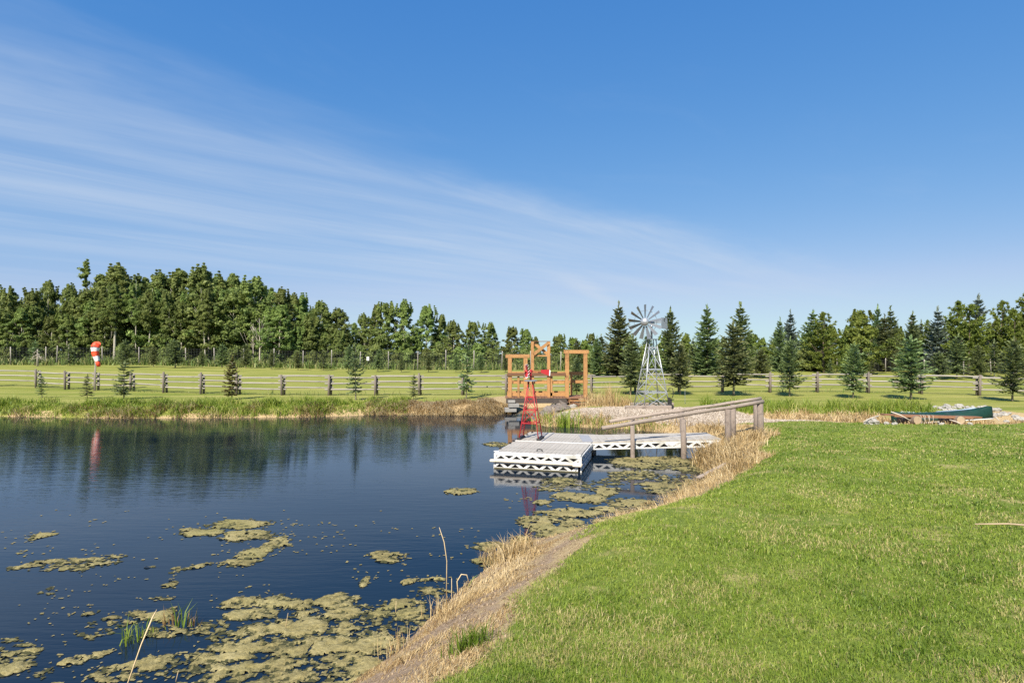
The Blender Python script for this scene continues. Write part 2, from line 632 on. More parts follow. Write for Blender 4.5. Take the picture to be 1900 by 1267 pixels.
M['white_paint'] = simple('white paint', (0.80, 0.79, 0.77), 0.5, var=0.05)
M['sock_red'] = simple('orange red nylon', (0.80, 0.075, 0.025), 0.6, var=0.1)
M['sock_white'] = simple('white nylon', (0.66, 0.65, 0.64), 0.6, var=0.05)
M['canoe_green'] = simple('dark green canoe paint', (0.008, 0.036, 0.026), 0.5, var=0.25, scale=3, spec=0.25)
M['hull_blue'] = simple('pale blue hull', (0.36, 0.44, 0.50), 0.35, var=0.12, scale=4)
M['alu'] = simple('pale gunwale', (0.70, 0.68, 0.62), 0.4, var=0.08)
M['bark_poplar'] = simple('pale poplar bark', (0.36, 0.33, 0.26), 0.85, var=0.35, scale=5, stretch=(3, 3, 1))
M['bark_dark'] = simple('brown bark', (0.13, 0.095, 0.07), 0.9, var=0.35, scale=6)
M['bark_grey'] = simple('grey spruce bark', (0.22, 0.19, 0.15), 0.9, var=0.35, scale=8)
M['dead_wood'] = simple('bleached dead wood', (0.46, 0.40, 0.33), 0.85, var=0.25, scale=5)
M['rock_white'] = simple('pale boulder', (0.33, 0.31, 0.27), 0.85, var=0.32, scale=4, bump=0.5)
M['rock_grey'] = simple('grey boulder', (0.16, 0.135, 0.115), 0.85, var=0.5, scale=4, bump=0.5)
M['concrete'] = simple('concrete block', (0.26, 0.25, 0.23), 0.85, var=0.15, scale=6, bump=0.3)
M['rope'] = simple('pale rope', (0.42, 0.37, 0.29), 0.8, var=0.15, scale=20)
M['log_end'] = simple('log end grain', (0.36, 0.27, 0.17), 0.8, var=0.2, scale=9)
M['wire'] = simple('wire mesh', (0.10, 0.10, 0.10), 0.5, metal=0.5, var=0.1)
M['grey_roof'] = simple('grey roof shingles', (0.16, 0.16, 0.17), 0.8, var=0.2)
M['siding'] = simple('pale siding', (0.55, 0.55, 0.52), 0.7, var=0.08)


for nm_, dk_, sc_, am_ in (('cedar', (.13, .055, .022), 9, .7), ('handrail', (.10, .08, .065), 8, .7), ('handpost', (.07, .055, .045), 8, .7), ('rail_wood', (.12, .10, .085), 6, .6),
                          ('white_plastic', (.27, .26, .20), 3.5, .55), ('deck_plastic', (.22, .20, .16), 3, .6), ('red_paint', (.20, .03, .02), 9, .6), ('galv', (.24, .23, .22), 6, .5),
                          ('canoe_green', (.05, .06, .05), 5, .6), ('rock_white', (.20, .18, .14), 5, .6)):
    aged(M[nm_], dk_, sc_, am_)


def ground_material():
    m, t, b = new_mat('ground')
    pos = t.add('ShaderNodeNewGeometry').outputs['Position']
    straw = t.add('ShaderNodeAttribute', attribute_name='straw').outputs['Fac']
    grav = t.add('ShaderNodeAttribute', attribute_name='gravel').outputs['Fac']
    soil = t.add('ShaderNodeAttribute', attribute_name='soil').outputs['Fac']
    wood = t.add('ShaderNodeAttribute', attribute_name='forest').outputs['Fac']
    field = t.add('ShaderNodeAttribute', attribute_name='field').outputs['Fac']
    fine = t.noise(pos, 38, 5, 0.75)
    fine2 = t.noise(pos, 9, 5, 0.7)
    big = t.noise(pos, 0.55, 4, 0.6)
    # lawn: green with worn, straw-coloured patches
    lawn = t.ramp(t.math('MULTIPLY_ADD', fine, 0.5, t.math('MULTIPLY', fine2, 0.5)),
                  [(0.30, (0.070, 0.105, 0.014)), (0.52, (0.150, 0.195, 0.030)), (0.75, (0.29, 0.29, 0.075))])
    patch = t.maprange(t.math('MULTIPLY_ADD', fine2, 0.25, t.noise(pos, 1.3, 5, 0.65)), 0.66, 0.80)
    lawn = t.mix(t.math('MULTIPLY', patch, 0.65), lawn, (0.40, 0.32, 0.14, 1))
    # mown field beyond the pond: long streaks left to right
    st = t.noise(t.mapping(pos, (0.05, 0.75, 1), (0, 0, R(2))), 1.0, 5, 0.65)
    st2 = t.noise(t.mapping(pos, (0.35, 2.2, 1)), 1.0, 4, 0.7)
    fld = t.ramp(t.math('MULTIPLY_ADD', st2, 0.4, t.math('MULTIPLY', st, 0.6)),
                 [(0.36, (0.130, 0.175, 0.022)), (0.50, (0.245, 0.250, 0.055)), (0.66, (0.41, 0.36, 0.13))])
    fld = t.mix(t.math('MULTIPLY', fine, 0.28), fld, (0.12, 0.145, 0.025, 1))
    base = t.mix(field, lawn, fld)
    # straw thatch
    thatch = t.ramp(t.noise(t.mapping(pos, (14, 14, 14), (0, 0, R(40))), 2.2, 6, 0.75, 0.6),
                    [(0.28, (0.13, 0.085, 0.045)), (0.48, (0.36, 0.26, 0.13)), (0.70, (0.58, 0.46, 0.27))])
    base = t.mix(t.maprange(t.math('ADD', straw, t.math('MULTIPLY', t.math('SUBTRACT', fine2, 0.5), 0.7)), 0.3, 0.65), base, thatch)
    # bare grey-brown soil
    so = t.ramp(t.math('MULTIPLY_ADD', fine, 0.55, t.math('MULTIPLY', fine2, 0.45)), [(0.3, (0.12, 0.080, 0.050)), (0.52, (0.30, 0.215, 0.14)), (0.72, (0.50, 0.385, 0.26))])
    base = t.mix(t.maprange(t.math('ADD', soil, t.math('MULTIPLY', t.math('SUBTRACT', fine2, 0.5), 0.8)), 0.35, 0.65), base, so)
    # gravel: pebble cells
    vo = t.add('ShaderNodeTexVoronoi')
    vo.inputs['Scale'].default_value = 17
    t.l.new(pos, vo.inputs['Vector'])
    sepc = t.add('ShaderNodeSeparateColor')
    t.l.new(vo.outputs['Color'], sepc.inputs[0])
    gr = t.ramp(sepc.outputs[0], [(0, (0.22, 0.17, 0.125)), (0.5, (0.36, 0.30, 0.23)), (1, (0.50, 0.435, 0.355))])
    gr = t.mix(t.maprange(vo.outputs['Distance'], 0.45, 0.8), gr, (0.20, 0.15, 0.10, 1))
    base = t.mix(t.maprange(t.math('ADD', grav, t.math('MULTIPLY', t.math('SUBTRACT', fine2, 0.5), 0.5)), 0.35, 0.6), base, gr)
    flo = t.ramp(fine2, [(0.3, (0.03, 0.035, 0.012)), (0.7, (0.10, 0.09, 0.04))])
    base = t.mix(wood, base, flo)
    t.l.new(base, b.inputs['Base Color'])
    b.inputs['Roughness'].default_value = 0.9
    b.inputs['Specular IOR Level'].default_value = 0.15
    bp = t.add('ShaderNodeBump')
    bp.inputs['Strength'].default_value = 0.6
    bp.inputs['Distance'].default_value = 0.03
    t.l.new(t.math('MULTIPLY_ADD', fine2, 0.5, fine), bp.inputs['Height'])
    t.l.new(bp.outputs[0], b.inputs['Normal'])
    return m


def water_material():
    m, t, b = new_mat('pond water')
    pos = t.add('ShaderNodeNewGeometry').outputs['Position']
    murk = t.noise(pos, 0.4, 3, 0.5)
    t.l.new(t.ramp(murk, [(0.3, (0.004, 0.010, 0.020)), (0.7, (0.008, 0.016, 0.026))]), b.inputs['Base Color'])
    b.inputs['Roughness'].default_value = 0.035
    b.inputs['IOR'].default_value = 1.333
    b.inputs['Specular IOR Level'].default_value = 0.5
    # ripples: crests roughly left to right, patches of stronger wind
    wa = t.noise(t.mapping(pos, (1.6, 8.5, 1), (0, 0, R(-9))), 1.0, 3, 0.55, 0.35)
    wb = t.noise(t.mapping(pos, (5.0, 21, 1), (0, 0, R(7))), 1.0, 2, 0.5, 0.3)
    wc = t.noise(t.mapping(pos, (0.6, 2.2, 1), (0, 0, R(3))), 1.0, 2, 0.5)
    gust = t.maprange(t.noise(t.mapping(pos, (0.10, 0.22, 1)), 1.0, 2, 0.5), 0.35, 0.65, 0.35, 1.0)
    calm = t.add('ShaderNodeAttribute', attribute_name='calm').outputs['Fac']
    amp = t.math('MULTIPLY', gust, t.math('SUBTRACT', 1.0, t.math('MULTIPLY', calm, 0.75)))
    h = t.math('MULTIPLY_ADD', wb, 0.35, t.math('MULTIPLY_ADD', wc, 0.9, wa))
    bp = t.add('ShaderNodeBump')
    bp.inputs['Strength'].default_value = 1.0
    bp.inputs['Distance'].default_value = 0.0042
    t.put(bp.inputs['Height'], t.math('MULTIPLY', h, amp))
    t.l.new(bp.outputs[0], b.inputs['Normal'])
    return m


def algae_material():
    m, t, b = new_mat('floating algae')
    pos = t.add('ShaderNodeNewGeometry').outputs['Position']
    f = t.noise(pos, 30, 5, 0.75)
    g = t.noise(pos, 2.0, 3, 0.6)
    c = t.ramp(t.math('MULTIPLY_ADD', f, 0.6, t.math('MULTIPLY', g, 0.4)),
               [(0.32, (0.11, 0.092, 0.036)), (0.50, (0.27, 0.225, 0.092)), (0.70, (0.43, 0.365, 0.18))])
    h_ = t.noise(pos, 0.9, 3, 0.6)
    c = t.mix(t.maprange(h_, 0.45, 0.7), c, t.mix(0.4, c, (0.20, 0.19, 0.06, 1)))
    tn = t.add('ShaderNodeAttribute', attribute_name='tint').outputs['Fac']
    c = t.mix(t.maprange(tn, 0.0, 0.75), (0.055, 0.055, 0.022, 1), c)
    t.l.new(c, b.inputs['Base Color'])
    b.inputs['Roughness'].default_value = 0.75
    b.inputs['Specular IOR Level'].default_value = 0.2
    bp = t.add('ShaderNodeBump')
    bp.inputs['Strength'].default_value = 0.8
    bp.inputs['Distance'].default_value = 0.02
    t.l.new(f, bp.inputs['Height'])
    t.l.new(bp.outputs[0], b.inputs['Normal'])
    return m


M['ground'] = ground_material()
M['water'] = water_material()
M['algae'] = algae_material()


# ------------------------------------------------------------------ ground and water
def spaced(stops):
    """stops: list of (start, step) ... last (end, None)"""
    out = []
    for (a, s), (b2, _) in zip(stops[:-1], stops[1:]):
        n = max(1, int(round((b2 - a) / s)))
        out.append(np.linspace(a, b2, n, endpoint=False))
    out.append(np.array([stops[-1][0]]))
    return np.concatenate(out)


def grid_faces(nx, ny, keep=None):
    i, j = np.meshgrid(np.arange(nx - 1), np.arange(ny - 1))
    k = (j * nx + i)
    if keep is not None:
        k = k[keep]
    k = k.ravel()
    return np.stack([k, k + 1, k + nx + 1, k + nx], 1)


gx = spaced([(-500, 40), (-100, 6), (-50, 1.2), (-8, 0.14), (14, 0.4), (34, 1.5), (80, 20), (500, None)])
gy = spaced([(-80, 12), (-8, 1.0), (1, 0.14), (20, 0.22), (34, 0.8), (72, 5), (120, 40), (900, None)])
GX, GY = np.meshgrid(gx, gy)
GD = shore(GX, GY)
GZ = ground_z(GX, GY, GD)
fl = lambda a: np.asarray(a).ravel()
sw = straw_w(GX, GY, GD)
soil_n = fbm(GX * 1.4, GY * 1.4, 77, 3)
soil = 0.8 * sstep(0.45, 0.62, soil_n) * sstep(1.5, 0.9, GD) * (GY < 9.5) * sstep(-0.2, 0.3, GD)
soil = np.maximum(soil, sstep(0.35, 0.0, GD) * 0.8 * (GY < 12))
soil = np.maximum(soil, sstep(0.5, 0.0, np.abs(GD - 1.15 - (soil_n - .5) * .8)) * (GY < 8.5) * 0.6)
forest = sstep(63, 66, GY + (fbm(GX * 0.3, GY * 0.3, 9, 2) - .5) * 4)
field = sstep(19, 22, GY)
F = grid_faces(len(gx), len(gy))
me = np_mesh('ground', np.stack([fl(GX), fl(GY), fl(GZ)], 1), F.ravel(), np.full(len(F), 4), M['ground'],
             extra={'straw': fl(sw), 'gravel': fl(gravel_w(GX, GY)), 'soil': fl(soil), 'forest': fl(forest), 'field': fl(field)}, smooth=True)
tag(link('ground', me), kind='structure')

wxs, wys = spaced([(-46, 2.0), (-6, 0.5), (9, None)]), spaced([(-5, 1.0), (3, 0.5), (33, None)])
WX, WY = np.meshgrid(wxs, wys)
keep = shore(WX, WY) < 1.6
kk = keep[:-1, :-1] | keep[1:, 1:] | keep[:-1, 1:] | keep[1:, :-1]
F = grid_faces(len(wxs), len(wys), kk)
calm = np.clip(sstep(-2.0, 1.5, WX - (16 - WY) * 0.12) * sstep(6, 9, WY) + sstep(2.0, 0.3, -GD.min() * 0 - shore(WX, WY)) * 0.5, 0, 1)
me = np_mesh('pond_water', np.stack([fl(WX), fl(WY), np.zeros(WX.size)], 1), F.ravel(), np.full(len(F), 4), M['water'], extra={'calm': fl(calm)})
tag(link('pond_water', me), kind='structure')

# ------------------------------------------------------------------ algae mats: photo patches laid down on the water
ALG = [(70, 993, 24, 6, 1), (20, 1066, 34, 14, .9), (95, 1052, 75, 15, .8), (150, 1045, 60, 12, .75), (197, 1034, 30, 5, .8), (60, 1096, 42, 6, .7),
       (370, 988, 45, 6, .95), (440, 974, 58, 9, .95), (450, 996, 48, 10, .95), (520, 1003, 22, 9, 1), (497, 1015, 22, 8, 1), (465, 1029, 32, 9, 1),
       (435, 1047, 40, 10, .95), (360, 1051, 26, 6, .9), (330, 1055, 15, 7, .9), (312, 1086, 20, 9, .9), (275, 1056, 11, 3, 1), (290, 1110, 30, 6, .55),
       (675, 1080, 14, 9, .9), (720, 1033, 36, 11, .95), (762, 1078, 16, 5, 1), (805, 1080, 26, 4, .8), (855, 913, 30, 6, .95), (905, 1015, 44, 8, 1),
       (888, 1040, 8, 4, 1), (915, 1042, 40, 8, .8), (970, 997, 22, 6, 1), (975, 1008, 40, 8, .8), (1000, 966, 38, 12, 1), (1052, 952, 58, 9, 1), (1022, 985, 36, 12, .95),
       (1062, 975, 30, 13, .95), (1110, 985, 46, 12, .8), (1075, 925, 55, 10, .95), (1048, 917, 22, 4, 1), (1002, 932, 14, 4, .9), (1125, 912, 22, 8, .9), (1100, 900, 60, 10, .6), (1165, 935, 40, 9, .9),
       (1185, 935, 36, 9, 1), (1130, 945, 30, 6, .9), (1130, 965, 34, 7, .9), (1170, 972, 50, 8, .8), (1215, 950, 50, 8, .8), (1230, 905, 45, 12, .85), (1180, 880, 45, 8, .85),
       (1200, 858, 70, 12, .95), (1262, 862, 40, 16, .9), (1150, 885, 30, 6, .8), (1250, 890, 40, 10, .8), (1135, 890, 25, 5, .8), (1040, 895, 40, 9, .8), (1020, 905, 30, 6, .7), (920, 824, 26, 5, .8),
       (455, 1116, 34, 10, 1), (505, 1117, 36, 11, 1), (552, 1122, 24, 13, .95), (620, 1116, 40, 11, .95), (445, 1138, 26, 11, .95), (485, 1142, 30, 14, .95), (560, 1160, 70, 24, .85),
       (655, 1140, 60, 22, .85), (745, 1130, 50, 20, .95), (745, 1117, 36, 8, 1), (690, 1160, 70, 16, .6), (395, 1165, 45, 16, .9), (440, 1180, 50, 20, .85), (420, 1205, 70, 18, .95), (500, 1200, 60, 20, .8), (610, 1205, 80, 26, .85), (560, 1235, 90, 22, .85),
       (460, 1250, 110, 20, .9), (350, 1250, 110, 20, .72), (660, 1225, 60, 40, .9), (720, 1190, 50, 26, .85), (760, 1160, 45, 26, .75), (240, 1240, 70, 14, .85), (215, 1255, 60, 14, .9), (330, 1225, 70, 12, .7),
       (270, 1142, 56, 10, .95), (225, 1157, 24, 6, 1), (245, 1147, 40, 10, .8), (310, 1136, 22, 5, .9), (300, 1172, 48, 14, .85), (160, 1137, 20, 6, .8), (20, 1212, 44, 15, .95), (10, 1240, 44, 18, .95), (50, 1195, 30, 9, .6), (140, 1224, 28, 10, 1),
       (185, 1210, 22, 9, .95), (100, 1245, 36, 8, .5), (0, 1190, 60, 8, .5), (170, 1170, 40, 14, .5), (800, 1100, 40, 12, .6), (560, 1262, 160, 12, .95)]
PA = []
for (px, py, rx_, ry_, s) in ALG:
    D = FPX * EYE / (py - 660)
    PA.append((wx(px, D), D, rx_ / FPX * D, max(0.05, ry_ * D * D / (FPX * EYE)), s))
PA = np.array(PA)


def algae_field(x, y):
    out = np.zeros(x.shape)
    for cx, cy, rx_, ry_, s in PA:
        q = ((x - cx) / rx_) ** 2 + ((y - cy) / ry_) ** 2
        out = np.maximum(out, s * np.clip(1.55 - 1.0 * q, 0, 1.0))
    return out


def algae_part(x0, x1, y0, y1, step, seed):
    xs, ys = np.arange(x0, x1, step), np.arange(y0, y1, step)
    X, Y = np.meshgrid(xs, ys)
    wxx = X + 0.25 * (fbm(X * 3, Y * 5, seed + 21, 3) - .5)
    wyy = Y + 0.35 * (fbm(X * 3, Y * 5, seed + 31, 3) - .5)
    f = algae_field(wxx, wyy)
    n = sstep(0.28, 0.72, fbm(X * 3.2, Y * 5.0, seed, 4)) * 0.45 + sstep(0.25, 0.75, fbm(X * 17, Y * 22, seed + 3, 3)) * 0.55
    sd = shore(X, Y)
    v = f - 0.19 - n * 0.98
    gap = sstep(0.0, 0.045, np.abs(fbm(X * 1.9, Y * 3.1, seed + 41, 3) - .5))
    v = v - 0.55 * (1 - gap)
    v = np.where(sd > 0.12, -1, v)
    k = v > 0.0
    # loose specks drifting between the mats
    wide = algae_field(X * 0 + X, Y)
    sp = (fbm(X * 27, Y * 34, seed + 5, 2) > 0.80 - 0.08 * wide) & ((fbm(X * 1.1, Y * 1.8, seed + 6, 2) > 0.56) | (f > 0.05)) & (sd < 0) & (Y < 12)
    low = (v > -0.16) & (v <= 0) & (sd < 0)
    k = k | sp | low
    kk = k[:-1, :-1]
    Z = 0.006 + 0.020 * np.clip(v, 0, 0.5) + 0.014 * fbm(X * 16, Y * 16, 88, 3) * (v > 0.2)
    Z = np.where(low & ~sp, 0.0035, Z)
    TT = np.where(low & ~sp, 0.0, np.where(sp & (v <= 0), 0.6, np.clip(0.35 + 1.6 * v, 0, 1)))
    jx = (rng.random(X.shape) - .5) * step * 0.7
    jy = (rng.random(X.shape) - .5) * step * 0.7
    V = np.stack([fl(X + jx), fl(Y + jy), fl(Z)], 1)
    F = grid_faces(len(xs), len(ys), kk)
    tf = TT.ravel()[F[:, 0]]
    used, inv = np.unique(F.ravel(), return_inverse=True)
    return V[used], inv.reshape(-1, 4), tf


parts = [algae_part(-5.6, 1.5, 4.7, 7.4, 0.02, 101), algae_part(-8.5, 3.0, 7.4, 10.4, 0.03, 101), algae_part(-2, 6.2, 10.4, 18.5, 0.045, 101)]
Vs, Fs, Ts, off = [], [], [], 0
for V, F, T_ in parts:
    Vs.append(V)
    Ts.append(T_)
    Fs.append(F + off)
    off += len(V)
F = np.concatenate(Fs)
me = np_mesh('floating_algae', np.concatenate(Vs), F.ravel(), np.full(len(F), 4), M['algae'], np.concatenate(Ts))
tag(link('floating_algae', me), 'yellow green algae mats floating on the dark pond water', 'algae', kind='stuff')


# ------------------------------------------------------------------ grass of every sort
def scatter(n, x0, x1, y0, y1):
    return rng.uniform(x0, x1, n), rng.uniform(y0, y1, n)


def lawn_blades():
    P, H, Wd, T = [], [], [], []
    for (r0, r1, dens, hh, ww) in ((1.9, 3.6, 10500, .036, .0038), (3.6, 5.5, 6000, .037, .0050), (5.5, 8.5, 3000, .038, .0070), (8.5, 13, 1200, .040, .011), (13, 21, 420, .042, .017), (21, 29, 170, .045, .024)):
        area = math.radians(75) * (r1 * r1 - r0 * r0) / 2
        n = int(area * dens)
        r = np.sqrt(rng.uniform(r0 * r0, r1 * r1, n))
        a = rng.uniform(R(-22), R(53), n)
        keep_ = (r < 21) | (r * np.cos(a) < 20.5)
        r, a = r[keep_], a[keep_]
        n = len(r)
        x, y = r * np.sin(a), r * np.cos(a)
        d = shore(x, y)
        s = straw_w(x, y, d)
        g = gravel_w(x, y)
        ok = (d > 0.5) & (rng.random(n) > s * 1.15) & (g < 0.3)
        bare = fbm(x * 1.1, y * 1.1, 300, 4)
        ok &= rng.random(n) > sstep(0.60, 0.74, bare) * 0.7
        x, y, d = x[ok], y[ok], d[ok]
        m = len(x)
        lush = fbm(x * 0.5, y * 0.5, 310, 3)
        tuft = fbm(x * 4.0, y * 4.0, 320, 2)
        P.append(np.stack([x, y, ground_z(x, y, d) - 0.004], 1))
        H.append(hh * (0.5 + 0.9 * rng.random(m)) * (0.55 + 0.9 * tuft) * (0.75 + 0.5 * lush))
        Wd.append(ww * (0.6 + 0.7 * rng.random(m)))
        dead = rng.random(m) < (0.07 + 0.42 * sstep(0.50, 0.68, fbm(x * 1.4, y * 1.4, 330, 4)))
        T.append(np.where(dead, rng.uniform(0.86, 1, m), np.clip(0.16 + 0.62 * rng.random(m) - (lush - 0.5) * 1.1 - (tuft - .5) * .3, 0, 0.82)))
    P, H, Wd, T = (np.concatenate(q) for q in (P, H, Wd, T))
    n = len(P)
    az = rng.uniform(0, 2 * np.pi, n)
    la = rng.uniform(0, 2 * np.pi, n)
    lm = rng.uniform(0.1, 1.3, n)
    lean = np.stack([np.cos(la) * lm, np.sin(la) * lm], 1)
    me = blade_mesh('lawn_grass', P, H, lean, Wd, az, T, M['lawn_blade'])
    tag(link('lawn_grass', me), 'short mown green lawn grass sloping down to the pond', 'grass', kind='stuff')


lawn_blades()


def blades_where(name, label, cat, mat, zones, seed_h=400):
    """zones: (n, x0,x1,y0,y1, mask(x,y,d)->0..1, height, width, lean magnitude, lean azimuth or None, tint lo, hi)"""
    P, H, Wd, T, LN = [], [], [], [], []
    for (n, x0, x1, y0, y1, mask, hh, ww, lm, laz, t0, t1) in zones:
        x, y = scatter(n, x0, x1, y0, y1)
        d = shore(x, y)
        ok = rng.random(n) < mask(x, y, d)
        x, y, d = x[ok], y[ok], d[ok]
        m = len(x)
        if not m:
            continue
        cl = fbm(x * 1.6, y * 1.6, seed_h, 3)
        zz = ground_z(x, y, d)
        P.append(np.stack([x, y, np.maximum(zz, -0.03) - 0.01], 1))
        H.append(hh * (0.45 + 0.8 * rng.random(m)) * (0.35 + 1.3 * sstep(0.3, 0.72, cl)))
        Wd.append(ww * (0.6 + 0.8 * rng.random(m)))
        T.append(np.clip(rng.uniform(t0, t1, m) + (fbm(x * 2.3, y * 2.3, seed_h + 9, 2) - 0.5) * 0.5, 0, 1))
        base = rng.uniform(0, 2 * np.pi, m) if laz is None else R(laz) + rng.normal(0, 0.55, m)
        mag = lm * (0.3 + 1.0 * rng.random(m))
        LN.append(np.stack([np.cos(base) * mag, np.sin(base) * mag], 1))
    P, H, Wd, T, LN = (np.concatenate(q) for q in (P, H, Wd, T, LN))
    me = blade_mesh(name, P, H, LN, Wd, rng.uniform(0, 2 * np.pi, len(P)), T, mat)
    return tag(link(name, me), label, cat, kind='stuff')


def m_bank(lo, hi, k=1.0, ymax=99, xmin=-99):
    return lambda x, y, d: ((d > lo) & (d < hi + (fbm(x * 1.5, y * 1.5, 5, 2) - .5) * 1.0) & (y < ymax) & (x > xmin)) * k


def m_straw(k=1.0, dmin=-0.25):
    return lambda x, y, d: ((d > dmin)) * straw_w(x, y, d) * k * (gravel_w(x, y) < 0.4)


def clump(cx, cy, rx_, ry_, k=1.0):
    return lambda x, y, d: np.clip(1.2 - (((x - cx) / rx_) ** 2 + ((y - cy) / ry_) ** 2), 0, 1) * k * (d > -0.3)


ditch_m = lambda lo, hi, k: (lambda x, y, d: ((poly_sd(x, y, DITCH, False) + (fbm(x, y, 6, 3) - .5) * 1.6 > lo) & (poly_sd(x, y, DITCH, False) + (fbm(x, y, 6, 3) - .5) * 1.6 < hi)) * k * (gravel_w(x, y) < 0.4) * (d > 0))

blades_where('dry_bank_grass', 'dry straw coloured grass matted along the near pond bank', 'dry grass', M['straw'], [
    (170000, -2.6, 0.9, 2.2, 8.8, lambda x, y, d: (d > 0) * straw_w(x, y, d) * np.clip(sstep(.40, .58, fbm(x * 2.6, y * 2.6, 601, 3)) + .25, 0, 1), .032, .0048, 3.2, 40, .0, .95),
    (9000, -2.6, 0.9, 2.2, 8.8, lambda x, y, d: (d > .2) * straw_w(x, y, d) * sstep(.5, .66, fbm(x * 1.8, y * 1.8, 611, 3)), .075, .005, 1.3, None, .2, .9),            # short thatch beside the soil
    (7000, -1.2, 0.9, 5.6, 8.8, m_bank(-0.05, 0.8, .8), .07, .006, 2.8, 58, .4, 1),    # combed straw
    (4000, -0.9, 0.6, 6.8, 8.8, clump(-0.05, 7.75, 0.4, 0.5), .24, .008, .7, None, .3, 1),
    (16000, -0.2, 4.4, 8.0, 12.6, m_straw(0.6), .12, .008, 1.2, 150, .35, 1),
    (16000, 2.6, 6.6, 11, 16.5, m_straw(0.85, .12), .20, .011, 1.0, None, .3, 1),
    (10000, 4.2, 6.6, 12.0, 15.8, clump(5.25, 14.0, .70, 1.35), .40, .013, 1.0, None, .25, .95),
    (7000, 5.0, 8.0, 15.5, 19.5, m_straw(0.9, .3), .26, .014, .9, None, .25, .95)])
blades_where('dry_inlet_grass', 'brown dry grass round the little inlet behind the gangway', 'dry grass', M['straw'], [
    (12000, 1.0, 9.0, 17.5, 24.5, lambda x, y, d: ((d > -.2) & (d < .9)) * .9, .26, .018, .8, None, .15, .9)])
blades_where('dry_ditch_grass', 'straw grass filling the shallow ditch right of the gravel', 'dry grass', M['straw'], [
    (16000, 8.5, 19, 19.5, 25, ditch_m(-1, 1.1, .9), .20, .018, 1.1, None, .3, 1),
    (2500, 10.5, 14.5, 20.2, 22.2, ditch_m(-1, 1.5, .8), .28, .018, 1.0, None, .3, 1)])
blades_where('far_shore_straw', 'dry straw tussocks at the waterline of the far shore', 'dry grass', M['straw'], [
    (26000, -29, -6, 24.4, 28, lambda x, y, d: ((d > -.15) & (d < .75)) * sstep(.46, .60, fbm(x * .55, y * .55, 621, 3)) * .9, .30, .020, 1.3, -90, .25, 1),
    (16000, -7, 0.3, 25.8, 29, m_bank(-.15, 1.6, .9), .22, .020, 1.6, -90, .5, 1),
    (3500, 2.0, 6, 26.0, 28.2, clump(4.3, 27.0, 1.5, .8), .5, .018, .5, None, .4, 1)])
blades_where('far_shore_sedge', 'tall green grass along the top of the far shore', 'grass', M['green_sedge'], [
    (75000, -29, -5, 24.6, 29.5, lambda x, y, d: ((d > -.08) & (d < 2.0)) * sstep(-.25, .3, d) * sstep(2.1, 1.2, d) * .95, .27, .024, .6, None, .3, .95),
    (9000, -29, -3, 26, 31, lambda x, y, d: ((d > 1.4) & (d < 3.0)) * .4, .22, .022, .6, None, .4, 1)])
blades_where('ditch_sedge', 'green rough grass behind the dry ditch', 'grass', M['green_sedge'], [
    (16000, 8.6, 17, 22.6, 26.5, ditch_m(1.0, 3.0, .8), .38, .024, .6, None, .2, .95)])
blades_where('inlet_sedge', 'green reeds mixed with straw at the gravel point', 'reeds', M['green_sedge'], [
    (1800, 0.8, 6.0, 21.0, 24, lambda x, y, d: ((d > -.3) & (d < .6)) * .8, .32, .022, .5, None, .1, 1)])
blades_where('fence_line_weeds', 'uncut meadow grass along the wire fence below the wood', 'grass', M['weeds'], [
    (34000, -75, 55, 60.5, 67, lambda x, y, d: np.ones_like(x) * .9, .6, .10, .6, None, .1, 1),
    (6000, -36, 24, 33, 37, lambda x, y, d: (np.abs(y - np.interp(x, [-36, -30, -19, -13, 0, 5, 10, 16, 22, 27], [39.5, 38, 34.8, 33.6, 33.4, 35, 36.3, 36, 35.3, 33.3])) < .25) * 1.0, .24, .03, .6, None, .2, .9)])

# crumbs of dry soil and chips of straw on the bare bank
OCT = np.array([[1, 0, 0], [-1, 0, 0], [0, 1, 0], [0, -1, 0], [0, 0, 1], [0, 0, -1]], dtype=float)
OCF = np.array([[0, 2, 4], [2, 1, 4], [1, 3, 4], [3, 0, 4], [2, 0, 5], [1, 2, 5], [3, 1, 5], [0, 3, 5]])
x, y = scatter(22000, -2.6, 1.2, 2.2, 9.0)
d = shore(x, y)
ok = (d > .08) & (straw_w(x, y, d) > .4) & (rng.random(len(x)) < .25 + .75 * sstep(.45, .6, fbm(x * 3, y * 3, 640, 2)))
x, y, d = x[ok], y[ok], d[ok]
n = len(x)
rs = (rng.uniform(.1, 1, n) ** 3 * .011 + .0035)[:, None, None] * rng.uniform(.6, 1.3, (n, 1, 3)) * rng.uniform(.75, 1.25, (n, 6, 3))
V = OCT[None] * rs + np.stack([x, y, ground_z(x, y, d) + .002], 1)[:, None, :]
F = (np.arange(n)[:, None, None] * 6 + OCF[None]).reshape(-1)
M['crumb'] = leafy('soil crumbs', [(0, (0.09, 0.06, 0.036)), (.6, (0.21, 0.15, 0.095)), (1, (0.36, 0.27, 0.18))], 0.0, .9, 0, 0)
me = np_mesh('soil_crumbs', V.reshape(-1, 3), F, np.full(n * 8, 3), M['crumb'], np.repeat(rng.random(n), 8))
tag(link('soil_crumbs', me), 'crumbs of dry soil strewn over the bare bank', 'soil', kind='stuff')

